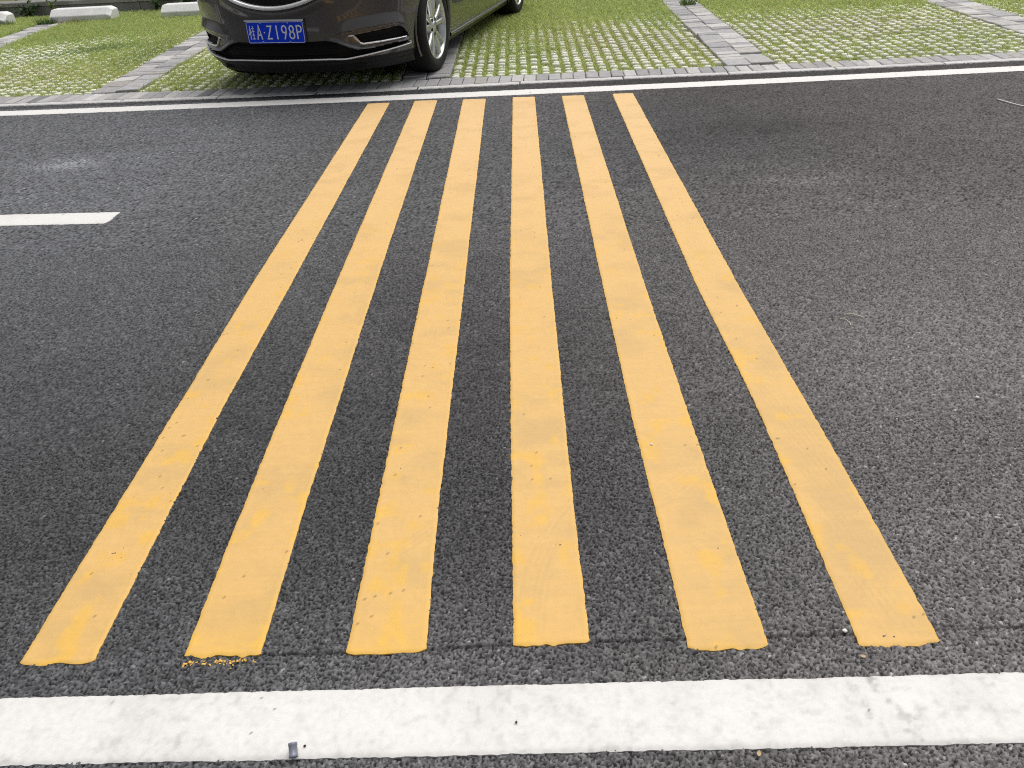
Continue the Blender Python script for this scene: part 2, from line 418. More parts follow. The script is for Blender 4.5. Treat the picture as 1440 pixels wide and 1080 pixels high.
tag(o, 'broad white edge line across the bottom of the photo, near the viewer', 'road marking')
xs = np.linspace(-12, 12, 97)
o = marking('edge_line', [(x, 5.785 + curve(x) - .03 * float(sst(-1, -3.5, x))) for x in xs][::-1], [(x, 5.637 + curve(x) - .025 * float(sst(-1, -3.5, x))) for x in xs][::-1], 42, MA['white'], whitef(70, .45),
            step=.012, ncol=10, edge=.003)
tag(o, 'thin white edge line along the far side of the road, beside the paved parking bays', 'road marking')
o = marking('lane_dash', [(-1.975, 3.675), (-4.9, 3.90)], [(-1.985, 3.528), (-4.9, 3.75)], 43, MA['white'], whitef(75, .6), step=.008, ncol=16)
tag(o, 'short white lane dash on the asphalt at the left edge of the photo', 'road marking')

# ------------------------------------------------------------------ kerb line, brick bands, grass pavers
yE = lambda x: 6.235 + curve(x) + .045 * np.exp(-((np.asarray(x) - .3) / 1.3) ** 2)            # where the grass pavers begin
kb = MB()
for x in np.arange(-12, 12, .75):
    ya, yb = yE(x), yE(x + .745)
    c = np.array([.50, .495, .485]) * (1 + .10 * rng.uniform(-1, 1))
    rz = math.atan2(yb - ya, .745)
    bevel_box(kb, (x + .3725, (ya + yb) / 2 - .292 + .035 * float(sst(-1.5, 1.5, x)), -.08), (.743, .075, .084), .006, rz, col=c)
o = kb.build('kerb', MA['concrete'], smooth=False); tag(o, kind='structure')

def brick_col():
    k = rng.random()
    b = np.array([.335, .33, .335]) if k < .55 else np.array([.44, .43, .42]) if k < .88 else np.array([.39, .37, .35]) if k < .95 else np.array([.19, .19, .195])
    return b * (1 + .16 * rng.uniform(-1, 1))
bb = MB()
x = -12.0
while x < 12:
    wv = .092 + rng.uniform(-.003, .003)
    xm = x + wv / 2
    bevel_box(bb, (xm, yE(xm) - .131 + .016 * float(sst(-1.5, 1.5, xm)), -.08 + rng.uniform(-.003, .003)), (wv - .005, .225 - .034 * float(sst(-1.5, 1.5, xm)), .082), .005,
              math.atan(-.045 + .01 * xm) + rng.normal(0, .015), (rng.normal(0, .02), rng.normal(0, .01)), brick_col())
    x += wv
o = bb.build('brick_edging', MA['concrete'], smooth=False); tag(o, kind='structure')

LEAN = -.012
STRIPX = [-8.12, -5.66, -3.20, -.72, 1.735, 4.21, 6.68]
SW = .37
def strip_x(k, y): return STRIPX[k] + (y - 6.4) * (-.03 if k < 3 else (.018 if k > 3 else 0.))
YB = 11.35
for k in range(len(STRIPX)):
    sb = MB()
    for colm in (0, 1):
        y = yE(STRIPX[k]) + .01 + (.05 if colm else 0)
        while y < YB:
            d = .098 if rng.random() < .55 else .197
            xm = strip_x(k, y) + (-.25 + .5 * colm) * SW
            lift = rng.uniform(-.003, .004); ti = rng.normal(0, .012)
            if k == 4 and colm == 0 and 6.9 < y < 7.5: lift += rng.uniform(0, .022); ti += .05
            if k == 4 and colm == 1 and 6.3 < y < 6.6: lift -= .014; ti -= .06
            bevel_box(sb, (xm, y + d / 2, -.08 + lift), (SW / 2 - .006, d - .006, .084), .005, rng.normal(0, .012), (rng.normal(0, .012), ti), brick_col())
            y += d
    o = sb.build('brick_strip', MA['concrete'], smooth=False); tag(o, kind='structure')

soil = MB(); soil.grid(np.array([[(-30, 5.8, -.035), (30, 5.8, -.035)], [(-30, 30, -.035), (30, 30, -.035)]], float) + np.array([0, .15, 0]))
tag(soil.build('soil_bed', MA['soil']), kind='structure')

# cobble pads of the grass pavers + grass
pads = MB(); gv = []; gc = []
padv = []; padq = []; padc = []; pn = 0
PITX, PITY = .0882, .102
def ring_pts(a, b, z, n=8):
    t = (np.arange(n) + .5) / n * 2 * math.pi
    e = .55
    return np.stack([a * np.sign(np.cos(t)) * np.abs(np.cos(t)) ** e, b * np.sign(np.sin(t)) * np.abs(np.sin(t)) ** e, np.full(n, z)], 1)
cells = []
for k in range(len(STRIPX) - 1):
    ncol = 24
    for j in range(int((YB - 6.2) / PITY)):
        yy = yE((STRIPX[k] + STRIPX[k + 1]) / 2) + .06 + j * PITY
        xl, xr = strip_x(k, yy) + SW / 2, strip_x(k + 1, yy) - SW / 2
        for i in range(ncol):
            xm = xl + (i + .5) * (xr - xl) / ncol
            ym = yE(xm) + .055 + j * PITY
            if ym > YB: continue
            cells.append((xm, ym, k, i, j))
cells = np.array(cells); cx_, cy_ = cells[:, 0], cells[:, 1]
cov = .5 + .5 * vnoise(cx_, cy_, .8, 31, 3)                       # how far the grass has overgrown the pads
far = sst(0, 1.7, cy_ - 7.6 - .7 * sst(-2.6, -3.6, cx_) + .35 * vnoise(cx_, cy_, 1.1, 35, 2))
lush = np.clip(.15 + .34 * sst(.35, .8, cov) + .62 * far, 0, 1)
padtone = 1 + .12 * vnoise(cx_, cy_, 1.3, 33, 2)
R0, R1, R2, R3 = ring_pts(.030, .028, -.05), ring_pts(.030, .028, -.008), ring_pts(.0255, .023, .001), ring_pts(.012, .011, .004)
base = np.concatenate([R0, R1, R2, R3, [[0, 0, .0048]]])
bq = []
for a in range(3):
    for i in range(8): bq.append((a * 8 + i, a * 8 + (i + 1) % 8, a * 8 + 8 + (i + 1) % 8, a * 8 + 8 + i))
bt = [(24 + i, 24 + (i + 1) % 8, 32) for i in range(8)]
N = len(cells)
jit = rng.normal(0, 1, (N, 5))
V = base[None] * (1 + .06 * jit[:, :1, None]) * np.array([1, 1, 1.])
V = V + np.stack([cx_ + .002 * jit[:, 1], cy_ + .003 * jit[:, 2], .0025 * jit[:, 3] - .004], 1)[:, None]
V[:, :, 2] += (base[None, :, 1]) * .05 * jit[:, 4:5] - .014 * (rng.random(N) < .09)[:, None]
off = (np.arange(N) * len(base))[:, None, None]
PQ, PT = (np.array(bq)[None] + off).reshape(-1, 4), (np.array(bt)[None] + off).reshape(-1, 3)
pc = np.array([.68, .67, .60])[None] * (padtone * (1 + .10 * rng.uniform(-1, 1, N)))[:, None]
pc = pc * (1 - .18 * np.clip(lush, 0, 1)[:, None] * np.array([.6, .2, 1.0]))
o = np_mesh('grass_pavers', V.reshape(-1, 3), [PQ, PT], MA['concrete'], tint=np.repeat(pc, len(base), 0))
tag(o, kind='structure')

# grass blades
dry = np.exp(-(((cx_ - .75) / .55) ** 2 + ((cy_ - 7.5) / .8) ** 2)) * .9 + np.exp(-(((cx_ + 4.7) / .9) ** 2 + ((cy_ - 7.3) / .5) ** 2)) * .8 \
    + .8 * np.exp(-(((cx_ - 3.0) / .7) ** 2 + ((cy_ - 7.6) / .4) ** 2)) + .35 * np.clip(vnoise(cx_, cy_, .9, 44, 2), 0, 1)
dark = np.exp(-(((cx_ + 4.35) / .55) ** 2 + ((cy_ - 8.55 - .3 * (cx_ + 4.3)) / .17) ** 2)) ; dark = .6 * dark + .4 * np.exp(-(((cx_ + 3.6) / .15) ** 2 + ((cy_ - 8) / .6) ** 2))
nb = (40 + 32 * lush).astype(int)
nb = np.where(cx_ > 5.6, nb // 3, nb)
idx = np.repeat(np.arange(N), nb); nbt = len(idx)
on_pad = rng.random(nbt) < np.clip(lush[idx] * .9 - .1, 0, .8)
bx = np.where(on_pad, rng.uniform(-.5, .5, nbt), np.sign(rng.uniform(-1, 1, nbt)) * rng.uniform(.34, .62, nbt)) * PITX
by = rng.uniform(-.5, .5, nbt) * PITY
alt = (~on_pad) & (rng.random(nbt) < .22)
bx = np.where(alt, rng.uniform(-.5, .5, nbt) * PITX, bx); by = np.where(alt, np.sign(rng.uniform(-1, 1, nbt)) * rng.uniform(.36, .5, nbt) * PITY, by)
x0, y0 = cx_[idx] + bx, cy_[idx] + by
keep = y0 > yE(x0) - .005
for k in range(len(STRIPX)):
    keep &= np.abs(x0 - (STRIPX[k] + (y0 - 6.4) * (-.03 if k < 3 else (.018 if k > 3 else 0.)))) > SW / 2 + rng.normal(0, .012, nbt)
x0, y0, idx, on_pad = x0[keep], y0[keep], idx[keep], on_pad[keep]; nbt = len(x0)
hgt = (.026 + .022 * rng.random(nbt)) * (.9 + .35 * lush[idx]) + .012 * dark[idx]
az = rng.uniform(0, 2 * math.pi, nbt); ln = rng.uniform(.4, 1.5, nbt) * hgt
wd = rng.uniform(.0022, .0045, nbt) * (1 + .25 * far[idx])
zb = np.where(on_pad, -.012, -.034)
ca, sa = np.cos(az), np.sin(az)
perp = rng.uniform(0, 2 * math.pi, nbt); pxx, pyy = np.cos(perp) * wd, np.sin(perp) * wd
b0 = np.stack([x0 - pxx, y0 - pyy, zb], 1); b1 = np.stack([x0 + pxx, y0 + pyy, zb], 1)
m0 = np.stack([x0 + ca * ln * .35 - pxx * .8, y0 + sa * ln * .35 - pyy * .8, zb + hgt * .6], 1)
m1 = np.stack([x0 + ca * ln * .35 + pxx * .8, y0 + sa * ln * .35 + pyy * .8, zb + hgt * .6], 1)
tp = np.stack([x0 + ca * ln, y0 + sa * ln, zb + hgt], 1)
GV = np.stack([b0, b1, m1, m0, tp], 1).reshape(-1, 3)
ar = np.arange(nbt)[:, None] * 5
GQ = ar + np.array([[0, 1, 2, 3]]); GT = ar + np.array([[3, 2, 4]])
r1 = rng.random(nbt)[:, None]
c_ye, c_gr, c_dg, c_dry = np.array([.57, .62, .22]), np.array([.40, .52, .17]), np.array([.13, .23, .07]), np.array([.58, .50, .28])
lowf = np.clip(.5 + .6 * vnoise(x0, y0, .7, 51, 3), 0, 1)[:, None]
gcol = c_gr * (1 - lowf * .8) + c_ye * lowf * .8
gcol = gcol * (1 - .4 * r1) + c_ye * .4 * r1
dk = np.clip(dark[idx] * 1.2 + .45 * (rng.random(nbt) < .12), 0, 1)[:, None]; gcol = gcol * (1 - dk) + c_dg * dk
dr = (rng.random(nbt) < np.clip(.04 + .38 * dry[idx], 0, .6))[:, None]; gcol = np.where(dr, c_dry * rng.uniform(.7, 1.1, (nbt, 1)), gcol)
gcol = gcol * rng.uniform(.82, 1.15, (nbt, 1))
o = np_mesh('grass', GV, [GQ, GT], MA['grass'], tint=np.repeat(gcol, 5, 0), smooth=False)
tag(o, 'yellow green grass growing through the pavers of the parking bays', 'grass', kind='stuff')

# ------------------------------------------------------------------ wheel stops, low wall, hedge, weeds
def wheel_stop(loc, length, rz, label, tone=1.0):
    prof = [(-.11, 0), (-.11, .082), (-.105, .092), (-.03, .158), (-.018, .163), (.10, .163), (.11, .155), (.11, 0)]
    hl = length / 2
    mb = MB(); rows = []
    for (x, zc) in ((-hl, .90), (-hl + .006, .96), (-hl + .03, 1.0), (0, 1.0), (hl - .06, 1.0), (hl - .006, .84), (hl, .78)):
        rows.append([(x, y, z * zc) for y, z in prof])
    P = np.array(rows)
    mb.grid(P)
    for e in (0, -1): mb.fan(P[e])
    o = mb.build('wheel_stop', MA['stop'], smooth=False)
    o.location = loc; o.rotation_euler = (0, 0, rz)
    return tag(o, label, 'wheel stop', 'white concrete wheel stops')
wheel_stop((-6.80, 10.86, -.015), .80, math.radians(-4), 'white concrete wheel stop cut off by the left edge of the photo')
wheel_stop((-5.44, 10.82, -.015), .80, math.radians(-3.5), 'white concrete wheel stop on the grass, whole, with a reddish dry tuft before it')
wheel_stop((-3.97, 10.66, -.015), .80, math.radians(-4), 'white concrete wheel stop partly hidden behind the brown car')

WY = lambda x: 11.72 - .10 * (x + 6)
wl = MB()
for x in np.arange(-14, 8, 1.0):
    rz = math.atan(-.10)
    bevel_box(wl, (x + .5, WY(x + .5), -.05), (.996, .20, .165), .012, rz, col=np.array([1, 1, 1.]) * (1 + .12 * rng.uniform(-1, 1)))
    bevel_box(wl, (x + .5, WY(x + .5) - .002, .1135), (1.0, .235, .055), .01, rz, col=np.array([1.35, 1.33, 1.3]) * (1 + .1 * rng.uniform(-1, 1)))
o = wl.build('low_wall', MA['wall'], smooth=False)
tag(o, 'low grey concrete planter wall behind the white wheel stops', 'wall')

def leaves(name, centres, size, colA, colB, m, seed, parent=None, droop=.3):
    r = np.random.default_rng(seed); n = len(centres)
    s = size * r.uniform(.6, 1.3, n)
    d = r.normal(0, 1, (n, 3)); d[:, 2] *= .6; d /= np.linalg.norm(d, axis=1)[:, None]
    up = r.normal(0, .5, (n, 3)) + np.array([0, -.3, 1]); sd = np.cross(d, up); sd /= np.linalg.norm(sd, axis=1)[:, None] + 1e-9
    nrm = np.cross(sd, d)
    a = centres; b = a + d * s[:, None] * .45 + sd * s[:, None] * .26 + nrm * s[:, None] * .05
    t = a + d * s[:, None] - nrm * s[:, None] * droop * .4; e = a + d * s[:, None] * .45 - sd * s[:, None] * .26 + nrm * s[:, None] * .05
    V = np.stack([a, b, t, e], 1).reshape(-1, 3)
    k = r.random((n, 1)); c = np.array(colA) * (1 - k) + np.array(colB) * k
    return np_mesh(name, V, np.arange(n * 4).reshape(-1, 4), m, parent, np.repeat(c, 4, 0), smooth=False)
hg = empty('hedge', (-3, 12.4, 0))
hx = rng.uniform(-14, 8, 26000); hz = rng.uniform(.18, 1.5, 26000) ** 1.0
hy = WY(hx) + .32 + rng.uniform(0, 1.1, 26000) * (.5 + .5 * rng.random(26000)) - .12 * vnoise(hx, hz, 1.6, 61, 2)
hz = hz * (1 + .16 * vnoise(hx, hy, 1.2, 62, 2))
leaves('foliage', np.stack([hx + 3, hy - 12.4, hz], 1), .075, (.018, .042, .012), (.05, .095, .022), MA['leaf'], 5, hg)
st = MB()
for x in np.arange(-14, 8, .45):
    xx = x + rng.uniform(-.1, .1); y = WY(xx) + .75 + rng.uniform(-.2, .2)
    a = np.linspace(0, 2 * math.pi, 6, endpoint=False)
    ringf = lambda z, r, ox: np.stack([xx + 3 + ox + r * np.cos(a), y - 12.4 + r * np.sin(a), np.full(6, z)], 1)
    st.grid(np.stack([ringf(-.08, .022, 0), ringf(.6, .016, rng.uniform(-.1, .1)), ringf(1.2, .006, rng.uniform(-.2, .2))]), closed=True)
st.build('stem', MA['bark'], hg)
tag(hg, 'dark green clipped hedge growing behind the low concrete wall', 'hedge')

def weed(loc, n, hgt, spread, size, ca, cb, label, seed, name='weed'):
    r = np.random.default_rng(seed); e = empty(name, loc)
    ct = []; sm = MB()
    for k in range(n):
        az = r.uniform(0, 2 * math.pi); top = np.array([math.cos(az) * spread * r.uniform(.2, 1), math.sin(az) * spread * r.uniform(.2, 1), hgt * r.uniform(.6, 1)])
        tt = np.linspace(0, 1, 7); path = np.stack([top[0] * tt ** 1.6, top[1] * tt ** 1.6, top[2] * tt], 1)
        a = np.linspace(0, 2 * math.pi, 4, endpoint=False)
        sm.grid(np.stack([p + .0035 * (1.15 - t) * np.stack([np.cos(a), np.sin(a), 0 * a], 1) for p, t in zip(path, tt)]), closed=True)
        for q in range(10):
            u = r.uniform(.15, 1); ct.append([np.interp(u, tt, path[:, i]) for i in range(3)])
    leaves('leaf_cluster', np.array(ct), size, ca, cb, MA['leaf'], seed + 1, e)
    sm.build('stem', MA['bark'], e)
    return tag(e, label, 'plant')
weed((-6.55, 11.56, -.03), 16, .20, .22, .06, (.025, .06, .02), (.06, .12, .03), 'dark green leafy shrub at the foot of the low wall, beside the whole wheel stop', 71, 'shrub')
weed((-6.15, 11.45, -.03), 6, .36, .10, .05, (.14, .22, .05), (.25, .32, .09), 'tall pale green weed rising in front of the wall beside the dark shrub', 72)
weed((-7.0, 11.62, -.03), 5, .28, .07, .045, (.16, .2, .07), (.26, .28, .12), 'thin dry yellowish weed against the wall near the left photo edge', 73)
weed((-4.72, 11.36, -.03), 12, .30, .14, .05, (.03, .07, .02), (.09, .15, .04), 'dark weed against the wall between the two wheel stops, just right of the whole one', 74)
weed((-4.30, 11.33, -.03), 14, .24, .08, .06, (.02, .05, .015), (.06, .1, .03), 'low dark weed in front of the wall beside the wheel stop near the car', 75)
def tuft(loc, n, hgt, spread, ca, cb, label, seed):
    r = np.random.default_rng(seed)
    az = r.uniform(0, 2 * math.pi, n); rr = spread * np.sqrt(r.random(n)); x = rr * np.cos(az) * 1.6; y = rr * np.sin(az) * .7
    h = hgt * r.uniform(.4, 1, n); l = h * r.uniform(.3, 1.2, n); a2 = r.uniform(0, 2 * math.pi, n); ww = .004
    A = np.stack([x - ww, y, 0 * x - .02], 1); B = np.stack([x + ww, y, 0 * x - .02], 1); T = np.stack([x + l * np.cos(a2), y + l * np.sin(a2), h], 1)
    k = r.random((n, 1)); c = np.array(ca) * (1 - k) + np.array(cb) * k
    o = np_mesh('grass_tuft', np.stack([A, B, T], 1).reshape(-1, 3), np.arange(3 * n).reshape(-1, 3), MA['leaf'], None, np.repeat(c, 3, 0), smooth=False)
    o.location = loc
    return tag(o, label, 'grass tuft')
tuft((-5.50, 10.60, 0), 260, .055, .12, (.22, .12, .06), (.36, .22, .11), 'reddish brown dry tuft before the whole white wheel stop', 81)
tuft((-5.86, 10.66, 0), 160, .10, .07, (.05, .11, .025), (.12, .2, .05), 'green tuft at the left front corner of the whole white wheel stop', 82)
tuft((-6.45, 10.68, 0), 220, .10, .12, (.08, .14, .03), (.2, .26, .06), 'green tuft at the right end of the cut off wheel stop', 83)
tuft((1.83, 9.25, 0), 120, .11, .05, (.10, .17, .04), (.2, .27, .07), 'green tuft growing from a joint of the grey brick strip right of the car', 84)

# ------------------------------------------------------------------ small litter on the asphalt
def at_small(name, mb, m, loc, rot, label, cat):
    o = mb.build(name, m); o.location = loc; o.rotation_euler = rot; return tag(o, label, cat)
cp_ = MB(); a = np.linspace(0, 2 * math.pi, 20, endpoint=False)
ringc = lambda r, z: np.stack([r * np.cos(a), r * np.sin(a), np.full(20, z)], 1)
cp_.grid(np.stack([ringc(.0, .0015), ringc(.0058, .0015), ringc(.0062, 0), ringc(.0078, 0), ringc(.0082, .001), ringc(.0082, .004), ringc(.0076, .005), ringc(.0076, .019), ringc(.0082, .020), ringc(.0082, .0235), ringc(.0075, .0245), ringc(0, .0245)]), closed=True)
at_small('tube_stub', cp_, MA['greyplastic'], (-.449, .797, .0105), (math.radians(-62), 0, math.radians(12)), 'short grey plastic tube stub lying at the lower edge of the near white line', 'tube stub')
sd = MB()
ph = np.linspace(-math.pi / 2, math.pi / 2, 7)
sd.grid(np.stack([np.stack([.0026 * math.cos(p) * np.cos(a), .0020 * math.cos(p) * np.sin(a), np.full(20, .0016 * math.sin(p))], 1) for p in ph]), closed=True)
at_small('seed', sd, MA['seed'], (-.436, .822, .0055), (0, 0, .4), 'tiny black seed on the near white line just above the grey tube stub', 'seed')
at_small('seed', sd, MA['seed'], (-.058, .855, .0055), (0, 0, 1.1), 'tiny black seed alone near the middle of the near white line', 'seed')
def strand(name, pts, rad, m, label, cat):
    pts = np.array(pts, float); t = np.linspace(0, 1, 24)
    d = np.linspace(0, 1, len(pts)); P = np.stack([np.interp(t, d, pts[:, i]) for i in range(3)], 1)
    for _ in range(2): P[1:-1] = (P[:-2] + 2 * P[1:-1] + P[2:]) / 4
    a = np.linspace(0, 2 * math.pi, 6, endpoint=False); mb = MB()
    T = np.gradient(P, axis=0); T /= np.linalg.norm(T, axis=1)[:, None]
    sdv = np.cross(T, [0, 0, 1.]); sdv /= np.linalg.norm(sdv, axis=1)[:, None]; up = np.cross(sdv, T)
    mb.grid(np.stack([P[i] + rad * (sdv[i] * np.cos(a)[:, None] + up[i] * np.sin(a)[:, None]) for i in range(24)]), closed=True)
    return tag(mb.build(name, m), label, cat)
strand('straw', [(1.049, 2.312, .003), (1.07, 2.306, .006), (1.095, 2.286, .003)], .0016, MA['straw'], 'straight pale straw on the asphalt right of the yellow stripes', 'straw')
strand('straw', [(1.018, 2.285, .003), (1.035, 2.275, .004), (1.040, 2.25, .003), (1.036, 2.235, .003)], .0012, MA['straw'], 'curled pale straw lying left of the straight straw on the asphalt', 'straw')
strand('string', [(2.845, 4.86, .004), (2.87, 4.75, .005), (2.90, 4.68, .004), (3.03, 4.62, .004)], .0035, MA['pale'], 'pale piece of string on the asphalt near the right edge of the photo', 'string')
def blob(name, loc, s, m, label, cat, seed, flat=.6):
    r = np.random.default_rng(seed); mb = MB(); ph = np.linspace(-math.pi / 2, math.pi / 2, 8); aa = np.linspace(0, 2 * math.pi, 12, endpoint=False)
    P = np.stack([np.stack([math.cos(p) * np.cos(aa), math.cos(p) * np.sin(aa), np.full(12, flat * math.sin(p))], 1) for p in ph])
    P *= s * (1 + .22 * vnoise(P[..., 0] * 2 + seed, P[..., 1] * 2 + P[..., 2] * 3, 1.1, seed)[..., None])
    mb.grid(P, closed=True); o = mb.build(name, m); o.location = loc; return tag(o, label, cat)
blob('pebble', (1.229, 1.805, .004), .0048, MA['pale'], 'white pebble on the bare asphalt right of the yellow stripes', 'pebble', 2)
blob('pebble', (.305, 1.655, .004), .0042, MA['pale'], 'pale pebble on the asphalt between the fourth and fifth yellow stripes', 'pebble', 3)
blob('pebble', (.592, 1.032, .004), .0046, MA['pale'], 'pale brownish pebble between the near ends of the two rightmost stripes', 'pebble', 4)
def leaf_bit(loc, s, rz, label, seed):
    t = np.linspace(0, 1, 9); wv = np.sin(t * math.pi) ** .8 * .32
    rows = []
    for k in (-1, 0, 1): rows.append(np.stack([t * s, k * wv * s, .002 + .12 * s * (t - .5) ** 2 * 4 + .1 * abs(k) * s * wv], 1))
    mb = MB(); mb.grid(np.stack(rows)); o = mb.build('dry_leaf', MA['dryleaf']); o.location = loc; o.rotation_euler = (0, 0, rz)
    return tag(o, label, 'leaf')
leaf_bit((.356, .776, .002), .012, 1.2, 'yellowish dry leaf scrap below the near white line at the photo bottom', 1)
leaf_bit((.60, .972, .002), .011, -.2, 'small brown leaf scrap between the near white line and the rightmost stripes', 2)
# crumbs of paint broken off the second stripe
cr_ = MB()
for k in range(46):
    u = rng.random(); px, py = -.727 + .150 * u, 1.017 - .002 * u - abs(rng.normal(0, .006))
    s = rng.uniform(.0012, .0034)
    bevel_box(cr_, (px, py, -.0015), (s * 2.4, s * 1.3, s * .7), s * .2, rng.uniform(0, 3), (rng.normal(0, .2), rng.normal(0, .2)), YBR * rng.uniform(.7, 1.1))
o = cr_.build('paint_crumbs', MA['yellow'], smooth=False)
tag(o, 'crumbs of yellow paint broken off the near end of the second stripe', 'paint crumbs', kind='stuff')

# ------------------------------------------------------------------ the parked car (x forward from the front axle, y to its left)
CAR = empty('parked_car', (-1.4897, 6.7954, 0.0), -1.80573889)
tag(CAR, 'dark brown car with blue number plate parked nose out over the paved bay', 'car')
XC, WB = .10, 2.796; XRC = -3.05
def X0f(z): return np.interp(z, [.13, .15, .19, .24, .29, .34, .42, .52, .62, .72, .80, .9], [.76, .79, .832, .866, .872, .862, .856, .858, .855, .835, .79, .70])
def XRf(z): return np.interp(z, [.13, .2, .3, .5, .7, .9, 1.1], [-3.66, -3.72, -3.77, -3.77, -3.75, -3.72, -3.68])
def Wdf(z): return 1.008 * np.interp(z, [.13, .15, .25, .4, .55, .7, .8, .9], [.835, .85, .87, .885, .893, .899, .897, .895])
PP = 2 / 2.3
# reference parameter: arc length along the nose at z = .45
_th = np.linspace(0, math.pi / 2, 4001)
_yr = Wdf(.45) * np.sin(_th) ** PP; _xr = XC + (X0f(.45) - XC) * np.cos(_th) ** PP
_s = np.concatenate([[0], np.cumsum(np.hypot(np.diff(_xr), np.diff(_yr)))]); SMAX = _s[-1]
def nose(s, z):
    """point and outward normal of the undeformed nose; s signed arc length"""
    s, z = np.broadcast_arrays(np.asarray(s, float), np.asarray(z, float))
    def p(ss):
        th = np.interp(np.abs(ss), _s, _th)
        return XC + (X0f(z) - XC) * np.cos(th) ** PP, Wdf(z) * np.sin(th) ** PP * np.sign(ss)
    x, y = p(s); e = .002
    x1, y1 = p(np.clip(s - e, -SMAX, SMAX)); x2, y2 = p(np.clip(s + e, -SMAX, SMAX))
    tx, ty = x2 - x1, y2 - y1; l = np.hypot(tx, ty) + 1e-12
    return x, y, ty / l, -tx / l
def polysd(P, x, y):
    """signed distance to a polygon, negative inside"""
    P = np.array(P, float); n = len(P); d = np.full(x.shape, 1e9); ins = np.zeros(x.shape, bool)
    for i in range(n):
        a, b = P[i], P[(i + 1) % n]
        ex, ey = b - a; wx, wy = x - a[0], y - a[1]
        t = np.clip((wx * ex + wy * ey) / (ex * ex + ey * ey + 1e-15), 0, 1)
        d = np.minimum(d, np.hypot(wx - t * ex, wy - t * ey))
        c = ((a[1] <= y) != (b[1] <= y)) & (x < a[0] + (y - a[1]) / (ey if abs(ey) > 1e-12 else 1e-12) * ex)
        ins ^= c
    return np.where(ins, -d, d)
LGRILLE = [(-.2, .370), (.35, .370), (.383, .364), (.426, .352), (.505, .318), (.567, .298), (.697, .300), (.839, .310), (.988, .306), (1.0, .297),
           (.919, .284), (.763, .271), (.626, .259), (.495, .247), (-.2, .258)]
FOG = [(.555, .393), (.702, .406), (.891, .417), (.94, .396), (.975, .36), (.990, .330), (.948, .340), (.766, .337), (.614, .335), (.596, .341)]
GRILLE = [(-.2, .599), (0, .597), (.10, .603), (.20, .621), (.29, .648), (.36, .68), (.41, .72), (.43, .76), (.42, .80), (-.2, .80)]
HEADL = [(.50, .672), (.60, .664), (.85, .705), (1.08, .745), (1.22, .785), (1.20, .80), (.60, .80), (.52, .76)]
def zcrease(s): return np.interp(s, [.38, .42, .587, .775, .89, .99], [.395, .410, .434, .444, .440, .41])
def zledge(s): return np.interp(s, [.35, .383, .426, .505, .567, .697, .839, .98], [.370, .364, .352, .318, .298, .300, .311, .307])
def deform(s, z):
    a = np.abs(s)
    d = np.zeros(np.broadcast(a, z).shape)
    zc = zcrease(a); A = sst(.40, .56, a) * sst(1.02, .88, a)
    up = np.clip((z - zc) / .075, 0, 1)
    d = d + np.where(z >= zc, .022 * A * (1 - up) ** 1.3, .022 * A * sst(-.010, 0, z - zc))
    zl = zledge(a); B = sst(.36, .46, a) * sst(1.02, .95, a)
    d = d + np.where(z >= zl, .016 * B * np.clip(1 - (z - zl) / .024, 0, 1), 0)
    dn = (.575 + .6 * a * a) - z
    d = d + .014 * np.where(dn < .022, sst(0, .022, dn), sst(.085, .022, dn)) * sst(.50, .36, a) * (z > .5)
    lg = polysd(LGRILLE, a, z); d = d - .045 * sst(0, .010, -lg) - np.where(lg < 0, .016 * B * 0, 0)
    for zs in (.281, .307, .334): d = d + .022 * np.clip(1 - np.abs(z - zs) / .0065, 0, 1) * sst(.44, .40, a) * (lg < -.004)
    fg = polysd(FOG, a, z); d = d - .034 * sst(0, .010, -fg) + .008 * np.clip(1 - np.abs(z - (.368 + .03 * (a - .6))) / .006, 0, 1) * (fg < -.006)
    gr = polysd(GRILLE, a, z); d = d - .030 * sst(0, .010, -gr)
    d = d + .016 * np.clip(np.cos(a * 2 * math.pi / .034), 0, 1) * (gr < -.01)
    d = d + .004 * sst(.0, .02, -polysd(HEADL, a, z))
    # valance under the bright lip: tucked in, with a shallow step
    d = d - .010 * sst(.235, .226, z) - .012 * sst(.205, .198, z)
    return d
def nose_pt(s, z, off=0.0):
    x, y, nx, ny = nose(s, z); d = deform(s, z) if off is not None else 0
    return np.stack([x + nx * (d + (off or 0)), y + ny * (d + (off or 0)), np.broadcast_to(z, x.shape)], -1), np.stack([nx, ny, 0 * nx], -1)

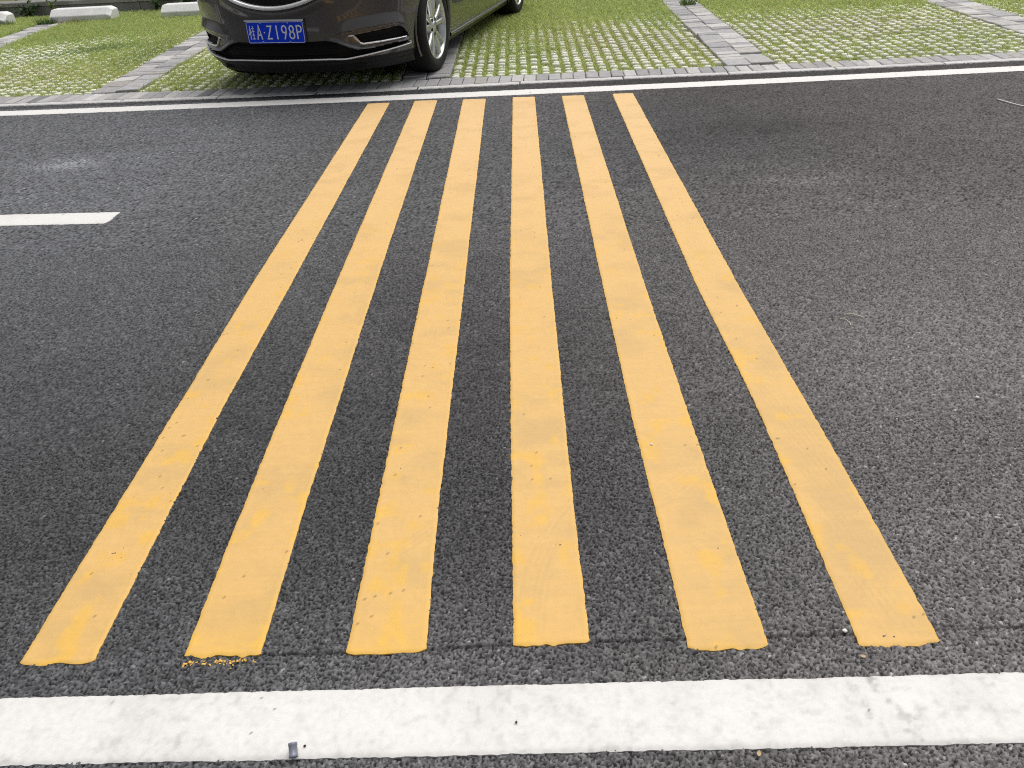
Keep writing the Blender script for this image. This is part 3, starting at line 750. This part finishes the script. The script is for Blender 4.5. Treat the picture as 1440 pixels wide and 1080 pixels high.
sfront = np.arange(0, SMAX, .006)
xs1 = np.concatenate([np.arange(XC, -.45, -.010), np.arange(-.45, -2.35, -.03), np.arange(-2.35, XRC, -.010)])
trear = np.linspace(0, math.pi / 2, 46)
zl_ = np.arange(.145, .8001, .005)
def ztop(x): return .80 + .155 * sst(.45, -.5, x) + .03 * sst(-.5, -3, x)
def zmap(z, x): return z + np.clip((z - .55) / .25, 0, 1) * (ztop(x) - .80)
nf, n1, n2 = len(sfront), len(xs1), len(trear)
nh = nf + n1 + n2
PX = np.zeros((len(zl_), nh)); PY = np.zeros_like(PX); PZ = np.zeros_like(PX)
for k, z in enumerate(zl_):
    x, y, nx, ny = nose(sfront, np.full(nf, z)); d = deform(sfront, np.full(nf, z))
    PX[k, :nf] = x + nx * d; PY[k, :nf] = y + ny * d
    # sides, with a sill tuck, a soft shoulder line and door shut lines
    W = Wdf(z); yy = W + .010 * math.exp(-((z - .70) / .04) ** 2) * sst(.05, -.3, xs1) - .02 * sst(.26, .17, z) * sst(.05, -.3, xs1) - .012 * math.exp(-((z - .5) / .09) ** 2) * sst(.0, -.6, xs1) * sst(-2.7, -2.1, xs1)
    for xd in (-.40, -1.42, -2.33):
        if z > .25: yy = yy - .006 * np.exp(-((xs1 - xd - .02) / .011) ** 2)
    PX[k, nf:nf + n1] = xs1; PY[k, nf:nf + n1] = yy
    PX[k, nf + n1:] = XRC + (XRf(z) - XRC) * np.sin(trear) ** (2 / 3.2); PY[k, nf + n1:] = (W - .0) * np.cos(trear) ** (2 / 3.2)
PZ[:] = zl_[:, None]; PZ = zmap(PZ, PX)
# whole ring = right half reversed + left half
def full(A, sgn=1): return np.concatenate([sgn * A[:, ::-1], A[:, 1:]], 1)
FX, FY, FZ = full(PX), full(PY, -1), full(PZ)
FS = np.concatenate([-sfront, np.full(n1 + n2, -9.)]); 
SS = np.concatenate([sfront, np.full(n1 + n2, 9.)])
SF = np.concatenate([-SS[::-1], SS[1:]])
nr, nc = FX.shape
I = np.arange(nr * nc).reshape(nr, nc)
quads = np.stack([I[:-1, :-1], I[1:, :-1], I[1:, 1:], I[:-1, 1:]], -1).reshape(-1, 4)[:, ::-1]
verts = np.stack([FX, FY, FZ], -1).reshape(-1, 3)
fc = verts[quads].mean(1)
jj = np.tile(np.arange(nc - 1), nr - 1); kk = np.repeat(np.arange(nr - 1), nc - 1)
fs = (SF[jj] + SF[np.minimum(jj + 1, nc - 1)]) / 2; fz = zl_[kk] + .0025
fa = np.abs(fs); isf = fa < 5
RT = .328
inarch = (np.hypot(fc[:, 0], fc[:, 2] - RT) < .372) | (np.hypot(fc[:, 0] + WB, fc[:, 2] - RT) < .372)
inarch &= (np.abs(fc[:, 1]) > .7)
regs = np.zeros(len(fc), int)                      # 0 body
m = isf
regs[m & (polysd(LGRILLE, fa, fz) < -.001)] = 1
regs[m & (polysd(FOG, fa, fz) < -.001) & (fs > 0)] = 2
regs[m & (polysd(FOG, fa, fz) < -.001) & (fs < 0)] = 3
regs[m & (polysd(GRILLE, fa, fz) < -.001)] = 4
regs[m & (polysd(HEADL, fa, fz) < 0) & (fs > 0)] = 5
regs[m & (polysd(HEADL, fa, fz) < 0) & (fs < 0)] = 6
# rear lights and the dark lower skirts
rl = (fc[:, 0] < -3.45) & (fz > .66) & (np.abs(fc[:, 1]) > .45)
regs[rl & (fc[:, 1] > 0)] = 7; regs[rl & (fc[:, 1] < 0)] = 8
regs[(regs == 0) & (fz < .246) & (isf | (fz < .205))] = 9
regs[inarch] = -1
def sub(name, r, m, parent, extra=None):
    q = quads[regs == r]
    u, inv = np.unique(q, return_inverse=True)
    V = verts[u]; F = [inv.reshape(-1, 4)]
    return np_mesh(name, V, F, m, parent)
bumper_q = quads[regs == 0]

# upper body: rings from the belt over shoulder and bonnet to the glass house and roof
b0 = np.stack([FX[-1], FY[-1], FZ[-1]], -1)
ncirc = nc
# parameter along ring: fraction from front centre (0) to rear centre (1), per side
def plan(XF, XR, W, p, zfun):
    """ring with the same number of points as the body rings"""
    half = []
    th = np.interp(sfront, _s, _th)
    xc = XF - (XF - XR) * .30; xrc = XR + (XF - XR) * .16
    xf = xc + (XF - xc) * np.cos(th) ** (2 / p); yf = W * np.sin(th) ** (2 / p)
    t1 = (XC - xs1) / (XC - XRC); x1 = xc + (xrc - xc) * t1; y1 = np.full(n1, W)
    xr = xrc + (XR - xrc) * np.sin(trear) ** (2 / 3.0); yr = W * np.cos(trear) ** (2 / 3.0)
    x = np.concatenate([xf, x1, xr]); y = np.concatenate([yf, y1, yr])
    x = np.concatenate([x[::-1], x[1:]]); y = np.concatenate([-y[::-1], y[1:]])
    return np.stack([x, y, zfun(x)], -1)
C1 = plan(-.36, -3.60, .80, 3.0, lambda x: 1.03 + .03 * sst(-.4, -3.4, x))
D1 = plan(-1.18, -3.30, .64, 3.4, lambda x: 1.50 + .05 * np.sin(np.clip((-1.1 - x) / 2.3, 0, 1) * math.pi * .8))
E1 = plan(-1.32, -3.16, .52, 3.0, lambda x: 1.565 + .05 * np.sin(np.clip((-1.2 - x) / 2.2, 0, 1) * math.pi * .8))
rows = [b0]
for t in np.linspace(0, 1, 15)[1:]:
    P = b0 * (1 - t) + C1 * t
    frontness = sst(-.5, .3, P[:, 0])
    P[:, 2] = b0[:, 2] * (1 - t ** (.72 * frontness + (1 - frontness))) + C1[:, 2] * t ** (.72 * frontness + (1 - frontness)) + .022 * math.sin(math.pi * t) * (1 - .2 * frontness)
    rows.append(P)
nB = len(rows)
for t in np.linspace(0, 1, 19)[1:]:
    P = C1 * (1 - t) + D1 * t; n = P[:, :2] - np.array([-2.1, 0]); n /= np.linalg.norm(n, axis=1)[:, None]
    P[:, :2] += n * (.022 * math.sin(math.pi * t)); rows.append(P)
nG = len(rows)
for t in (.5, 1.0):
    P = D1 * (1 - t) + E1 * t; P[:, 2] += .012 * (t == .5); rows.append(P)
cen = np.array([-2.2, 0, 1.635])
for t in (.3, .6, .85, .97):
    P = E1 * (1 - t); P = P + cen * t; P[:, 2] = E1[:, 2] + (1.632 - E1[:, 2]) * (1 - (1 - t) ** 2); rows.append(P)
U = np.stack(rows); ur = len(U)
IU = np.arange(ur * nc).reshape(ur, nc)
uq = np.stack([IU[:-1, :-1], IU[1:, :-1], IU[1:, 1:], IU[:-1, 1:]], -1).reshape(-1, 4)[:, ::-1]
uv = U.reshape(-1, 3); uc = uv[uq].mean(1)
uk = np.repeat(np.arange(ur - 1), nc - 1)
tg = (uk - (nB - 1) + .5) / (nG - nB)
band = (tg > .05) & (tg < .93)
ay = np.abs(uc[:, 1]); hw = .80 + (.64 - .80) * np.clip(tg, 0, 1)
isside = ay > hw * .985
fx = C1[:, 0].max() + (D1[:, 0].max() - C1[:, 0].max()) * np.clip(tg, 0, 1)
ureg = np.zeros(len(uc), int)
wsh = band & (uc[:, 0] > fx - .42) & (ay < hw * .93); ureg[wsh] = 1
rx = C1[:, 0].min() + (D1[:, 0].min() - C1[:, 0].min()) * np.clip(tg, 0, 1)
rwn = band & (uc[:, 0] < rx + .12) & (ay < hw * .86); ureg[rwn] = 2
b2 = (tg > .04) & (tg < .86)
for n_, (xa, xb) in enumerate(((-.80, -1.38), (-1.46, -2.30), (-2.38, -3.02))):
    sl = xa - .42 * np.clip(tg, 0, 1) * (n_ == 0)
    w_ = b2 & (uc[:, 0] < sl) & (uc[:, 0] > xb) & (ay > hw * .93)
    ureg[w_ & (uc[:, 1] > 0)] = 3 + n_; ureg[w_ & (uc[:, 1] < 0)] = 6 + n_
bodyV = np.concatenate([verts, uv]); bodyF = np.concatenate([bumper_q, uq[ureg == 0] + len(verts)])
cap_ = np.array([len(bodyV)]); bodyV = np.concatenate([bodyV, [[-2.2, 0, 1.634]]])
last = IU[-1] + len(verts); tri = np.stack([last[:-1], last[1:], np.full(nc - 1, cap_[0])], 1)
u_, inv_ = np.unique(np.concatenate([bodyF.ravel(), tri.ravel()]), return_inverse=True)
nq = bodyF.size
np_mesh('body', bodyV[u_], [inv_[:nq].reshape(-1, 4), inv_[nq:].reshape(-1, 3)], MA['carpaint'], CAR)
def usub(name, r, parent=CAR, m='glass'):
    q = uq[ureg == r]
    if not len(q): return None
    u2, iv = np.unique(q, return_inverse=True)
    return np_mesh(name, uv[u2], iv.reshape(-1, 4), MA[m], parent)
usub('windscreen', 1); usub('rear_window', 2)
for r in range(3, 9): usub('side_window', r)
LG = sub('lower_grille', 1, MA['darkplastic'], CAR)
fogR, fogL = sub('fog_lamp_recess', 2, MA['darkplastic'], CAR), sub('fog_lamp_recess', 3, MA['darkplastic'], CAR)
GRL = sub('grille', 4, MA['darkplastic'], CAR)
for r in (5, 6): sub('headlight', r, MA['lamp'], CAR)
for r in (7, 8): sub('tail_light', r, MA['redlens'], CAR)
sub('lower_skirt', 9, MA['blackplastic'], CAR)

# bright trims swept over the nose
def sweep(name, pts, wid, thk, m, parent, off=0.0, n=90, round_=4, closed=False, base_d=True):
    pts = np.array(pts, float); dl = np.concatenate([[0], np.cumsum(np.hypot(*np.diff(pts, axis=0).T))]); dl /= dl[-1]
    t = np.linspace(0, 1, n); s, z = np.interp(t, dl, pts[:, 0]), np.interp(t, dl, pts[:, 1])
    for _ in range(round_):
        s[1:-1] = (s[:-2] + 2 * s[1:-1] + s[2:]) / 4; z[1:-1] = (z[:-2] + 2 * z[1:-1] + z[2:]) / 4
    x, y, nx, ny = nose(s, z); dd = off
    P = np.stack([x + nx * dd, y + ny * dd, z], 1); N = np.stack([nx, ny, 0 * nx], 1)
    T = np.gradient(P, axis=0); T /= np.linalg.norm(T, axis=1)[:, None]
    B = np.cross(N, T); B /= np.linalg.norm(B, axis=1)[:, None]
    wv = np.interp(t, np.linspace(0, 1, len(np.atleast_1d(wid))), np.atleast_1d(wid)) / 2
    a = np.linspace(0, 2 * math.pi, 12, endpoint=False)
    ca, sa = np.sign(np.cos(a)) * np.abs(np.cos(a)) ** .9, np.sign(np.sin(a)) * np.abs(np.sin(a)) ** .9
    G = P[:, None] + B[:, None] * (wv[:, None, None] * ca[None, :, None]) + N[:, None] * (thk / 2 * sa[None, :, None])
    mb = MB(); mb.grid(G, closed=True); mb.fan(G[0]); mb.fan(G[-1])
    return mb.build(name, m, parent)
ss = np.linspace(0, .33, 14)
gp = [(s, .588 + .6 * s * s) for s in ss] + [(.375, .682), (.42, .722), (.438, .765), (.432, .80)]
sweep('grille_surround', [(-s, z) for s, z in gp[::-1]] + gp[1:], (.026, .028, .028, .026), .046, MA['chrome'], CAR, off=.002, n=180, round_=8)
lp = [(0, .2525), (.241, .253), (.369, .250), (.465, .2435), (.495, .2440), (.626, .257), (.763, .269), (.919, .281), (.985, .285), (1.003, .290), (.999, .297), (.985, .301)]
sweep('bumper_trim', [(-s, z) for s, z in lp[::-1]] + lp[1:], (.008, .011, .010, .010, .011, .008), .022, MA['trim'], CAR, off=.007, n=260, round_=2)
for sg, fogp in ((1, fogR), (-1, fogL)):
    t_ = sweep('fog_lamp_trim', [(sg * s, z) for s, z in ((.588, .340), (.598, .3355), (.614, .3320), (.766, .3340), (.950, .3375))], (.014, .014, .012, .007), .020, MA['chrome'], fogp, off=.008, n=70, round_=2)
    sweep('fog_lamp_trim', [(sg * s, z) for s, z in ((.507, .390), (.525, .3915), (.547, .392))], (.006, .010, .010), .014, MA['chrome'], fogp, off=.006, n=20, round_=1)
    sweep('turn_lamp', [(sg * s, z) for s, z in ((.541, .390), (.566, .364), (.590, .340))], (.014, .018, .012), .014, MA['amber'], fogp, off=.004, n=30, round_=1)

# number plate
PLT = empty('number_plate', (0, 0, 0)); PLT.parent = CAR
PLX, PLZ = .874, .4385
def plate_pt(u, v, off):
    """u to the reader's right (mm from the middle), v up"""
    vv = v / 1000.; uu = u / 1000.
    return (PLX + off - .02 * vv * 2, uu, PLZ + vv)
def rounded_sheet(name, w_, h_, rad, off, thk, m, parent):
    a = []
    for cx, cy_, s0 in ((w_ / 2 - rad, h_ / 2 - rad, 0), (-w_ / 2 + rad, h_ / 2 - rad, 90), (-w_ / 2 + rad, -h_ / 2 + rad, 180), (w_ / 2 - rad, -h_ / 2 + rad, 270)):
        for q in range(7):
            an = math.radians(s0 + q * 15); a.append((cx + rad * math.cos(an), cy_ + rad * math.sin(an)))
    f = np.array([plate_pt(u, v, off) for u, v in a]); b = np.array([plate_pt(u, v, off - thk) for u, v in a])
    mb = MB(); mb.grid(np.stack([b, f]), closed=True); mb.fan(f); mb.fan(b)
    return mb.build(name, m, parent, smooth=False)
pb = rounded_sheet('plate_panel', 440, 140, 10, .0, .003, MA['plateblue'], PLT)
def ribbon(mb, pts, wd, off=.0006, closed=False):
    pts = np.array(pts, float); n = len(pts)
    if closed: pts = np.vstack([pts, pts[:1]])
    T = np.gradient(pts, axis=0)
    if closed: T[0] = T[-1] = (pts[1] - pts[-2]) / 2
    d1 = np.diff(pts, axis=0); d1 /= np.linalg.norm(d1, axis=1)[:, None]
    Nn = []
    for i in range(len(pts)):
        if closed and i in (0, len(pts) - 1): a, b = d1[-1], d1[0]
        else: a, b = d1[max(i - 1, 0)], d1[min(i, len(d1) - 1)]
        na, nb_ = np.array([-a[1], a[0]]), np.array([-b[1], b[0]]); mn = na + nb_; mn /= np.linalg.norm(mn)
        Nn.append(mn / max(.35, np.dot(mn, na)))
    Nn = np.array(Nn); L_, R_ = pts + Nn * wd / 2, pts - Nn * wd / 2
    P = lambda Q, o: np.array([plate_pt(u, v, o) for u, v in Q])
    mb.grid(np.stack([P(L_, off - .0016), P(L_, off), P(R_, off), P(R_, off - .0016)]))
bm = MB()
bd = []
for cx, cy_, s0 in ((208, 58, 0), (-208, 58, 90), (-208, -58, 180), (208, -58, 270)):
    for q in range(5):
        an = math.radians(s0 + q * 22.5); bd.append((cx + 8 * math.cos(an), cy_ + 8 * math.sin(an)))
ribbon(bm, bd, 3.0, .0008, True)
bm.build('plate_border', MA['platewhite'], PLT, smooth=False)
def ell(cx, cy_, rx, ry, a0=0, a1=360, n=22): 
    a = np.radians(np.linspace(a0, a1, n)); return [(cx + rx * math.cos(q), cy_ + ry * math.sin(q)) for q in a]
STK = 9.5
def glyph(kind, x0):
    mb = MB(); R = lambda pts, w_=STK, closed=False: ribbon(mb, [(x0 + p[0], p[1]) for p in pts], w_, .0009, closed)
    if kind == 'A': R([(-18, -45), (0, 43), (18, -45)]); R([(-11.5, -16), (11.5, -16)])
    elif kind == 'Z': R([(-18, 40), (17, 40), (-17, -40), (18.5, -40)])
    elif kind == '1': R([(0, 45), (0, -45)])
    elif kind == '9': R(ell(0, 19, 17, 22), closed=False); R([(17, 17), (15, 2), (3, -30), (-3, -45)])
    elif kind == '8': R(ell(0, 21, 15, 19.5)); R(ell(0, -20, 18, 21))
    elif kind == 'P': R([(-16, -45), (-16, 45)]); R([(-16, 40.5)] + [(2, 40.5)] + ell(3, 21, 14.5, 19.5, 78, -78, 12) + [(2, 1.5), (-16, 1.5)])
    elif kind == 'dot': R([(-4.5, 0), (4.5, 0)], 9)
    elif kind == 'gui':                                     # the province sign: tree radical beside two stacked earths
        w_ = 5.2
        R([(-21, 19), (-3, 19)], w_); R([(-12, 45), (-12, -45)], w_); R([(-13, 16), (-16, 0), (-22, -14)], w_); R([(-11, 14), (-7, 4), (-2, -4)], w_)
        R([(1, 27), (20, 27)], w_); R([(10.5, 44), (10.5, 6)], w_); R([(-1, 7), (22, 7)], w_)
        R([(1, -15), (20, -15)], w_); R([(10.5, 1), (10.5, -39)], w_); R([(-2, -40), (23, -40)], w_)
    return mb.build('plate_character', MA['platewhite'], PLT, smooth=False)
for kind, px in (('gui', -182), ('A', -125), ('dot', -85), ('Z', -45), ('1', 12), ('9', 69), ('8', 126), ('P', 183)): glyph(kind, px)
for (u, v) in ((-105, 61), (105, 61), (-105, -61), (105, -61)):
    sm_ = MB(); a = np.linspace(0, 2 * math.pi, 14, endpoint=False)
    sm_.grid(np.stack([[plate_pt(u + r * math.cos(q), v + r * math.sin(q), o) for q in a] for r, o in ((6, -.001), (6, .0025), (4, .004), (.2, .0042))]), closed=True)
    sm_.build('plate_screw', MA['satin'], PLT)
# the grey holder bar above the plate
hb = MB()
for (u0, u1, v0, v1, o0, o1) in ((-226, 226, 71, 84, -.025, .004),):
    c = [plate_pt(u0, v0, o1), plate_pt(u1, v0, o1), plate_pt(u1 + 2, v1 - 3, o1 - .003), plate_pt(u0 - 2, v1 - 3, o1 - .003), plate_pt(u1 + 2, v1, o0), plate_pt(u0 - 2, v1, o0), plate_pt(u1, v0, o0), plate_pt(u0, v0, o0)]
    hb.add(c, [(0, 1, 2, 3), (3, 2, 4, 5), (7, 6, 1, 0)])
hb.add([plate_pt(-215, -66, -.03), plate_pt(215, -66, -.03), plate_pt(215, 72, -.03), plate_pt(-215, 72, -.03),
        plate_pt(-215, -66, -.004), plate_pt(215, -66, -.004), plate_pt(215, 72, -.004), plate_pt(-215, 72, -.004)],
       [(4, 5, 6, 7), (0, 1, 5, 4), (1, 2, 6, 5), (2, 3, 7, 6), (3, 0, 4, 7)])
hb.build('plate_holder', MA['satin'], PLT, smooth=False)

# wheels
def lathe(mb, prof, n=72, y0=0, sgn=1, cx=0, cz=0):
    a = np.linspace(0, 2 * math.pi, n, endpoint=False)
    G = np.stack([np.stack([cx + r * np.cos(a), np.full(n, y0 + sgn * y), cz + r * np.sin(a)], 1) for r, y in prof])
    mb.grid(G, closed=True)
def wheel(cx, sgn, rot=0.0):
    W_ = empty('wheel', (cx, sgn * .785, RT)); W_.parent = CAR
    t = MB()
    prof = [(.222, -.10), (.236, -.108), (.27, -.112), (.300, -.108), (.317, -.095), (.3245, -.07), (.328, -.035), (.328, .035), (.3245, .07), (.317, .095), (.302, .107), (.285, .1115), (.27, .112), (.255, .1095), (.240, .104), (.232, .098), (.222, .085)]
    lathe(t, prof, sgn=sgn)
    for yy in (-.05, -.017, .017, .05):                     # tread ribs
        lathe(t, [(.3285, yy - .011), (.3300, yy - .009), (.3300, yy + .009), (.3285, yy + .011)], sgn=sgn)
    t.build('tyre', MA['rubber'], W_)
    r = MB()
    lathe(r, [(.236, .094), (.2385, .100), (.236, .105), (.229, .104), (.224, .094), (.218, .075), (.205, .03), (.200, -.09), (.215, -.1)], sgn=sgn)
    r_i = MB()
    # spokes: five V pairs
    for k in range(5):
        for e in (-1, 1):
            a0 = rot + k * 2 * math.pi / 5 + e * .155; a1 = rot + k * 2 * math.pi / 5 + e * .26
            p0 = np.array([math.cos(a0) * .045, math.sin(a0) * .045]); p1 = np.array([math.cos(a1) * .226, math.sin(a1) * .226])
            d = (p1 - p0); d /= np.linalg.norm(d); nrm = np.array([-d[1], d[0]])
            rows = []
            for tt in np.linspace(0, 1, 9):
                c = p0 * (1 - tt) + p1 * tt; hw_ = (.0155 + .006 * tt + .006 * sst(.8, 1, tt)) ; yo = .083 + .014 * math.sin(tt * 1.9) - .004 * tt
                sec = [(-hw_ * .8, -.045), (-hw_, -.008), (-hw_ * .55, .0), (hw_ * .55, .0), (hw_, -.008), (hw_ * .8, -.045)]
                rows.append([(c[0] + nrm[0] * q, sgn * (yo + w_), c[1] + nrm[1] * q) for q, w_ in sec])
            r.grid(np.array(rows))
    lathe(r, [(.072, .03), (.070, .078), (.060, .086), (.036, .087), (.034, .091), (.030, .0935), (.0, .0945)], n=40, sgn=sgn)
    r.build('rim', MA['alloy'], W_)
    for k in range(5):
        b = MB(); an = rot + (k + .5) * 2 * math.pi / 5
        lathe(b, [(.0125, .07), (.0125, .0875), (.009, .089), (.0, .0885)], n=14, sgn=sgn, cx=.056 * math.cos(an), cz=.056 * math.sin(an)); b.build('lug_nut', MA['darkplastic'], W_)
    bk = MB(); lathe(bk, [(.205, -.02), (.15, -.015), (.0, -.01)], n=40, sgn=sgn); lathe(bk, [(.16, .005), (.16, .012), (.07, .014), (.07, .03)], n=40, sgn=sgn)
    bk.build('brake_disc', MA['blackplastic'], W_)
    return W_
for cx in (0, -WB):
    for sgn in (1, -1): wheel(cx, sgn, math.pi / 2)
# arch lips, liners, floor
for cx in (0, -WB):
    for sgn in (1, -1):
        a = np.linspace(math.radians(-24), math.radians(204), 70)
        lm = MB(); rows = []
        for q in a:
            px, pz = cx + .372 * math.cos(q), RT + .372 * math.sin(q)
            yw = Wdf(pz) if px <= XC else abs(float(np.interp(px, _xr[::-1], _yr[::-1])))
            rows.append([(cx + (.372 + dr) * math.cos(q), sgn * (yw + dy), RT + (.372 + dr) * math.sin(q)) for dr, dy in ((.014, -.004), (.010, .0035), (-.004, .0045), (-.012, -.004), (-.012, -.03))])
        lm.grid(np.array(rows)); lm.build('arch_lip', MA['carpaint'], CAR)
        li = MB(); rows = [[(cx + .366 * math.cos(q), sgn * y, RT + .366 * math.sin(q)) for y in (.52, .60, .70, .80, .868)] for q in a]
        li.grid(np.array(rows)); li.fan([(cx + .366 * math.cos(q), sgn * .52, RT + .366 * math.sin(q)) for q in np.linspace(0, 2 * math.pi, 40, endpoint=False)])
        li.build('wheel_arch_liner', MA['darkplastic'], CAR)
fl = MB()
bevel_box(fl, (-1.40, 0, .19), (4.2, 1.00, .25), .02); bevel_box(fl, (-1.40, 0, .185), (1.95, 1.66, .2), .02)
bevel_box(fl, (-3.35, 0, .22), (.5, 1.5, .2), .02); bevel_box(fl, (.53, 0, .175), (.36, 1.1, .3), .02)
fl.build('underbody', MA['darkplastic'], CAR, smooth=False)
ib = MB(); bevel_box(ib, (-1.45, 0, .44), (4.1, 1.05, .48), .05); bevel_box(ib, (-1.4, 0, .38), (1.9, 1.6, .5), .05)  # unseen black boxes added inside the body shell to block light
ib.build('inner_light_block', MA['darkplastic'], CAR, smooth=False)
for sgn in (1, -1):
    sl = MB(); rows = []
    for x in np.linspace(-.42, -2.36, 30): rows.append([(x, sgn * (Wdf(.2) - .012 + dy), .195 + dz) for dy, dz in ((-.02, .02), (.010, .018), (.016, .006), (.012, -.008), (-.03, -.014))])
    sl.grid(np.array(rows)); sl.build('sill_trim', MA['carpaint'], CAR)
    mr_ = MB(); ph = np.linspace(-math.pi / 2, math.pi / 2, 12); aa = np.linspace(0, 2 * math.pi, 24, endpoint=False)
    mr_.grid(np.stack([np.stack([-.62 + .075 * math.cos(p) ** .7 * np.cos(aa) * (1 + .25 * np.sin(aa)), np.full(24, sgn * (.985 + .115 * math.sin(p))), 1.09 + .082 * math.cos(p) ** .7 * np.sin(aa)], 1) for p in ph]), closed=True)
    mr_.grid(np.array([[(-.66, sgn * .80, 1.03), (-.58, sgn * .80, 1.03), (-.58, sgn * .80, 1.06), (-.66, sgn * .80, 1.06)], [(-.65, sgn * .95, 1.04), (-.60, sgn * .95, 1.04), (-.60, sgn * .95, 1.07), (-.65, sgn * .95, 1.07)]]), closed=True)
    mr_.build('side_mirror', MA['carpaint'], CAR)
    for xh in (-1.28, -2.20):
        dh = MB(); rows = []
        for t in np.linspace(0, 1, 12):
            rows.append([(xh + .2 * t + 0 * a_, sgn * (.900 + .03 * math.sin(math.pi * t) ** .5 + .010 * math.cos(a_)), .83 + .013 * math.sin(a_)) for a_ in np.linspace(0, 2 * math.pi, 10, endpoint=False)])
        dh.grid(np.array(rows), closed=True); dh.build('door_handle', MA['carpaint'], CAR)
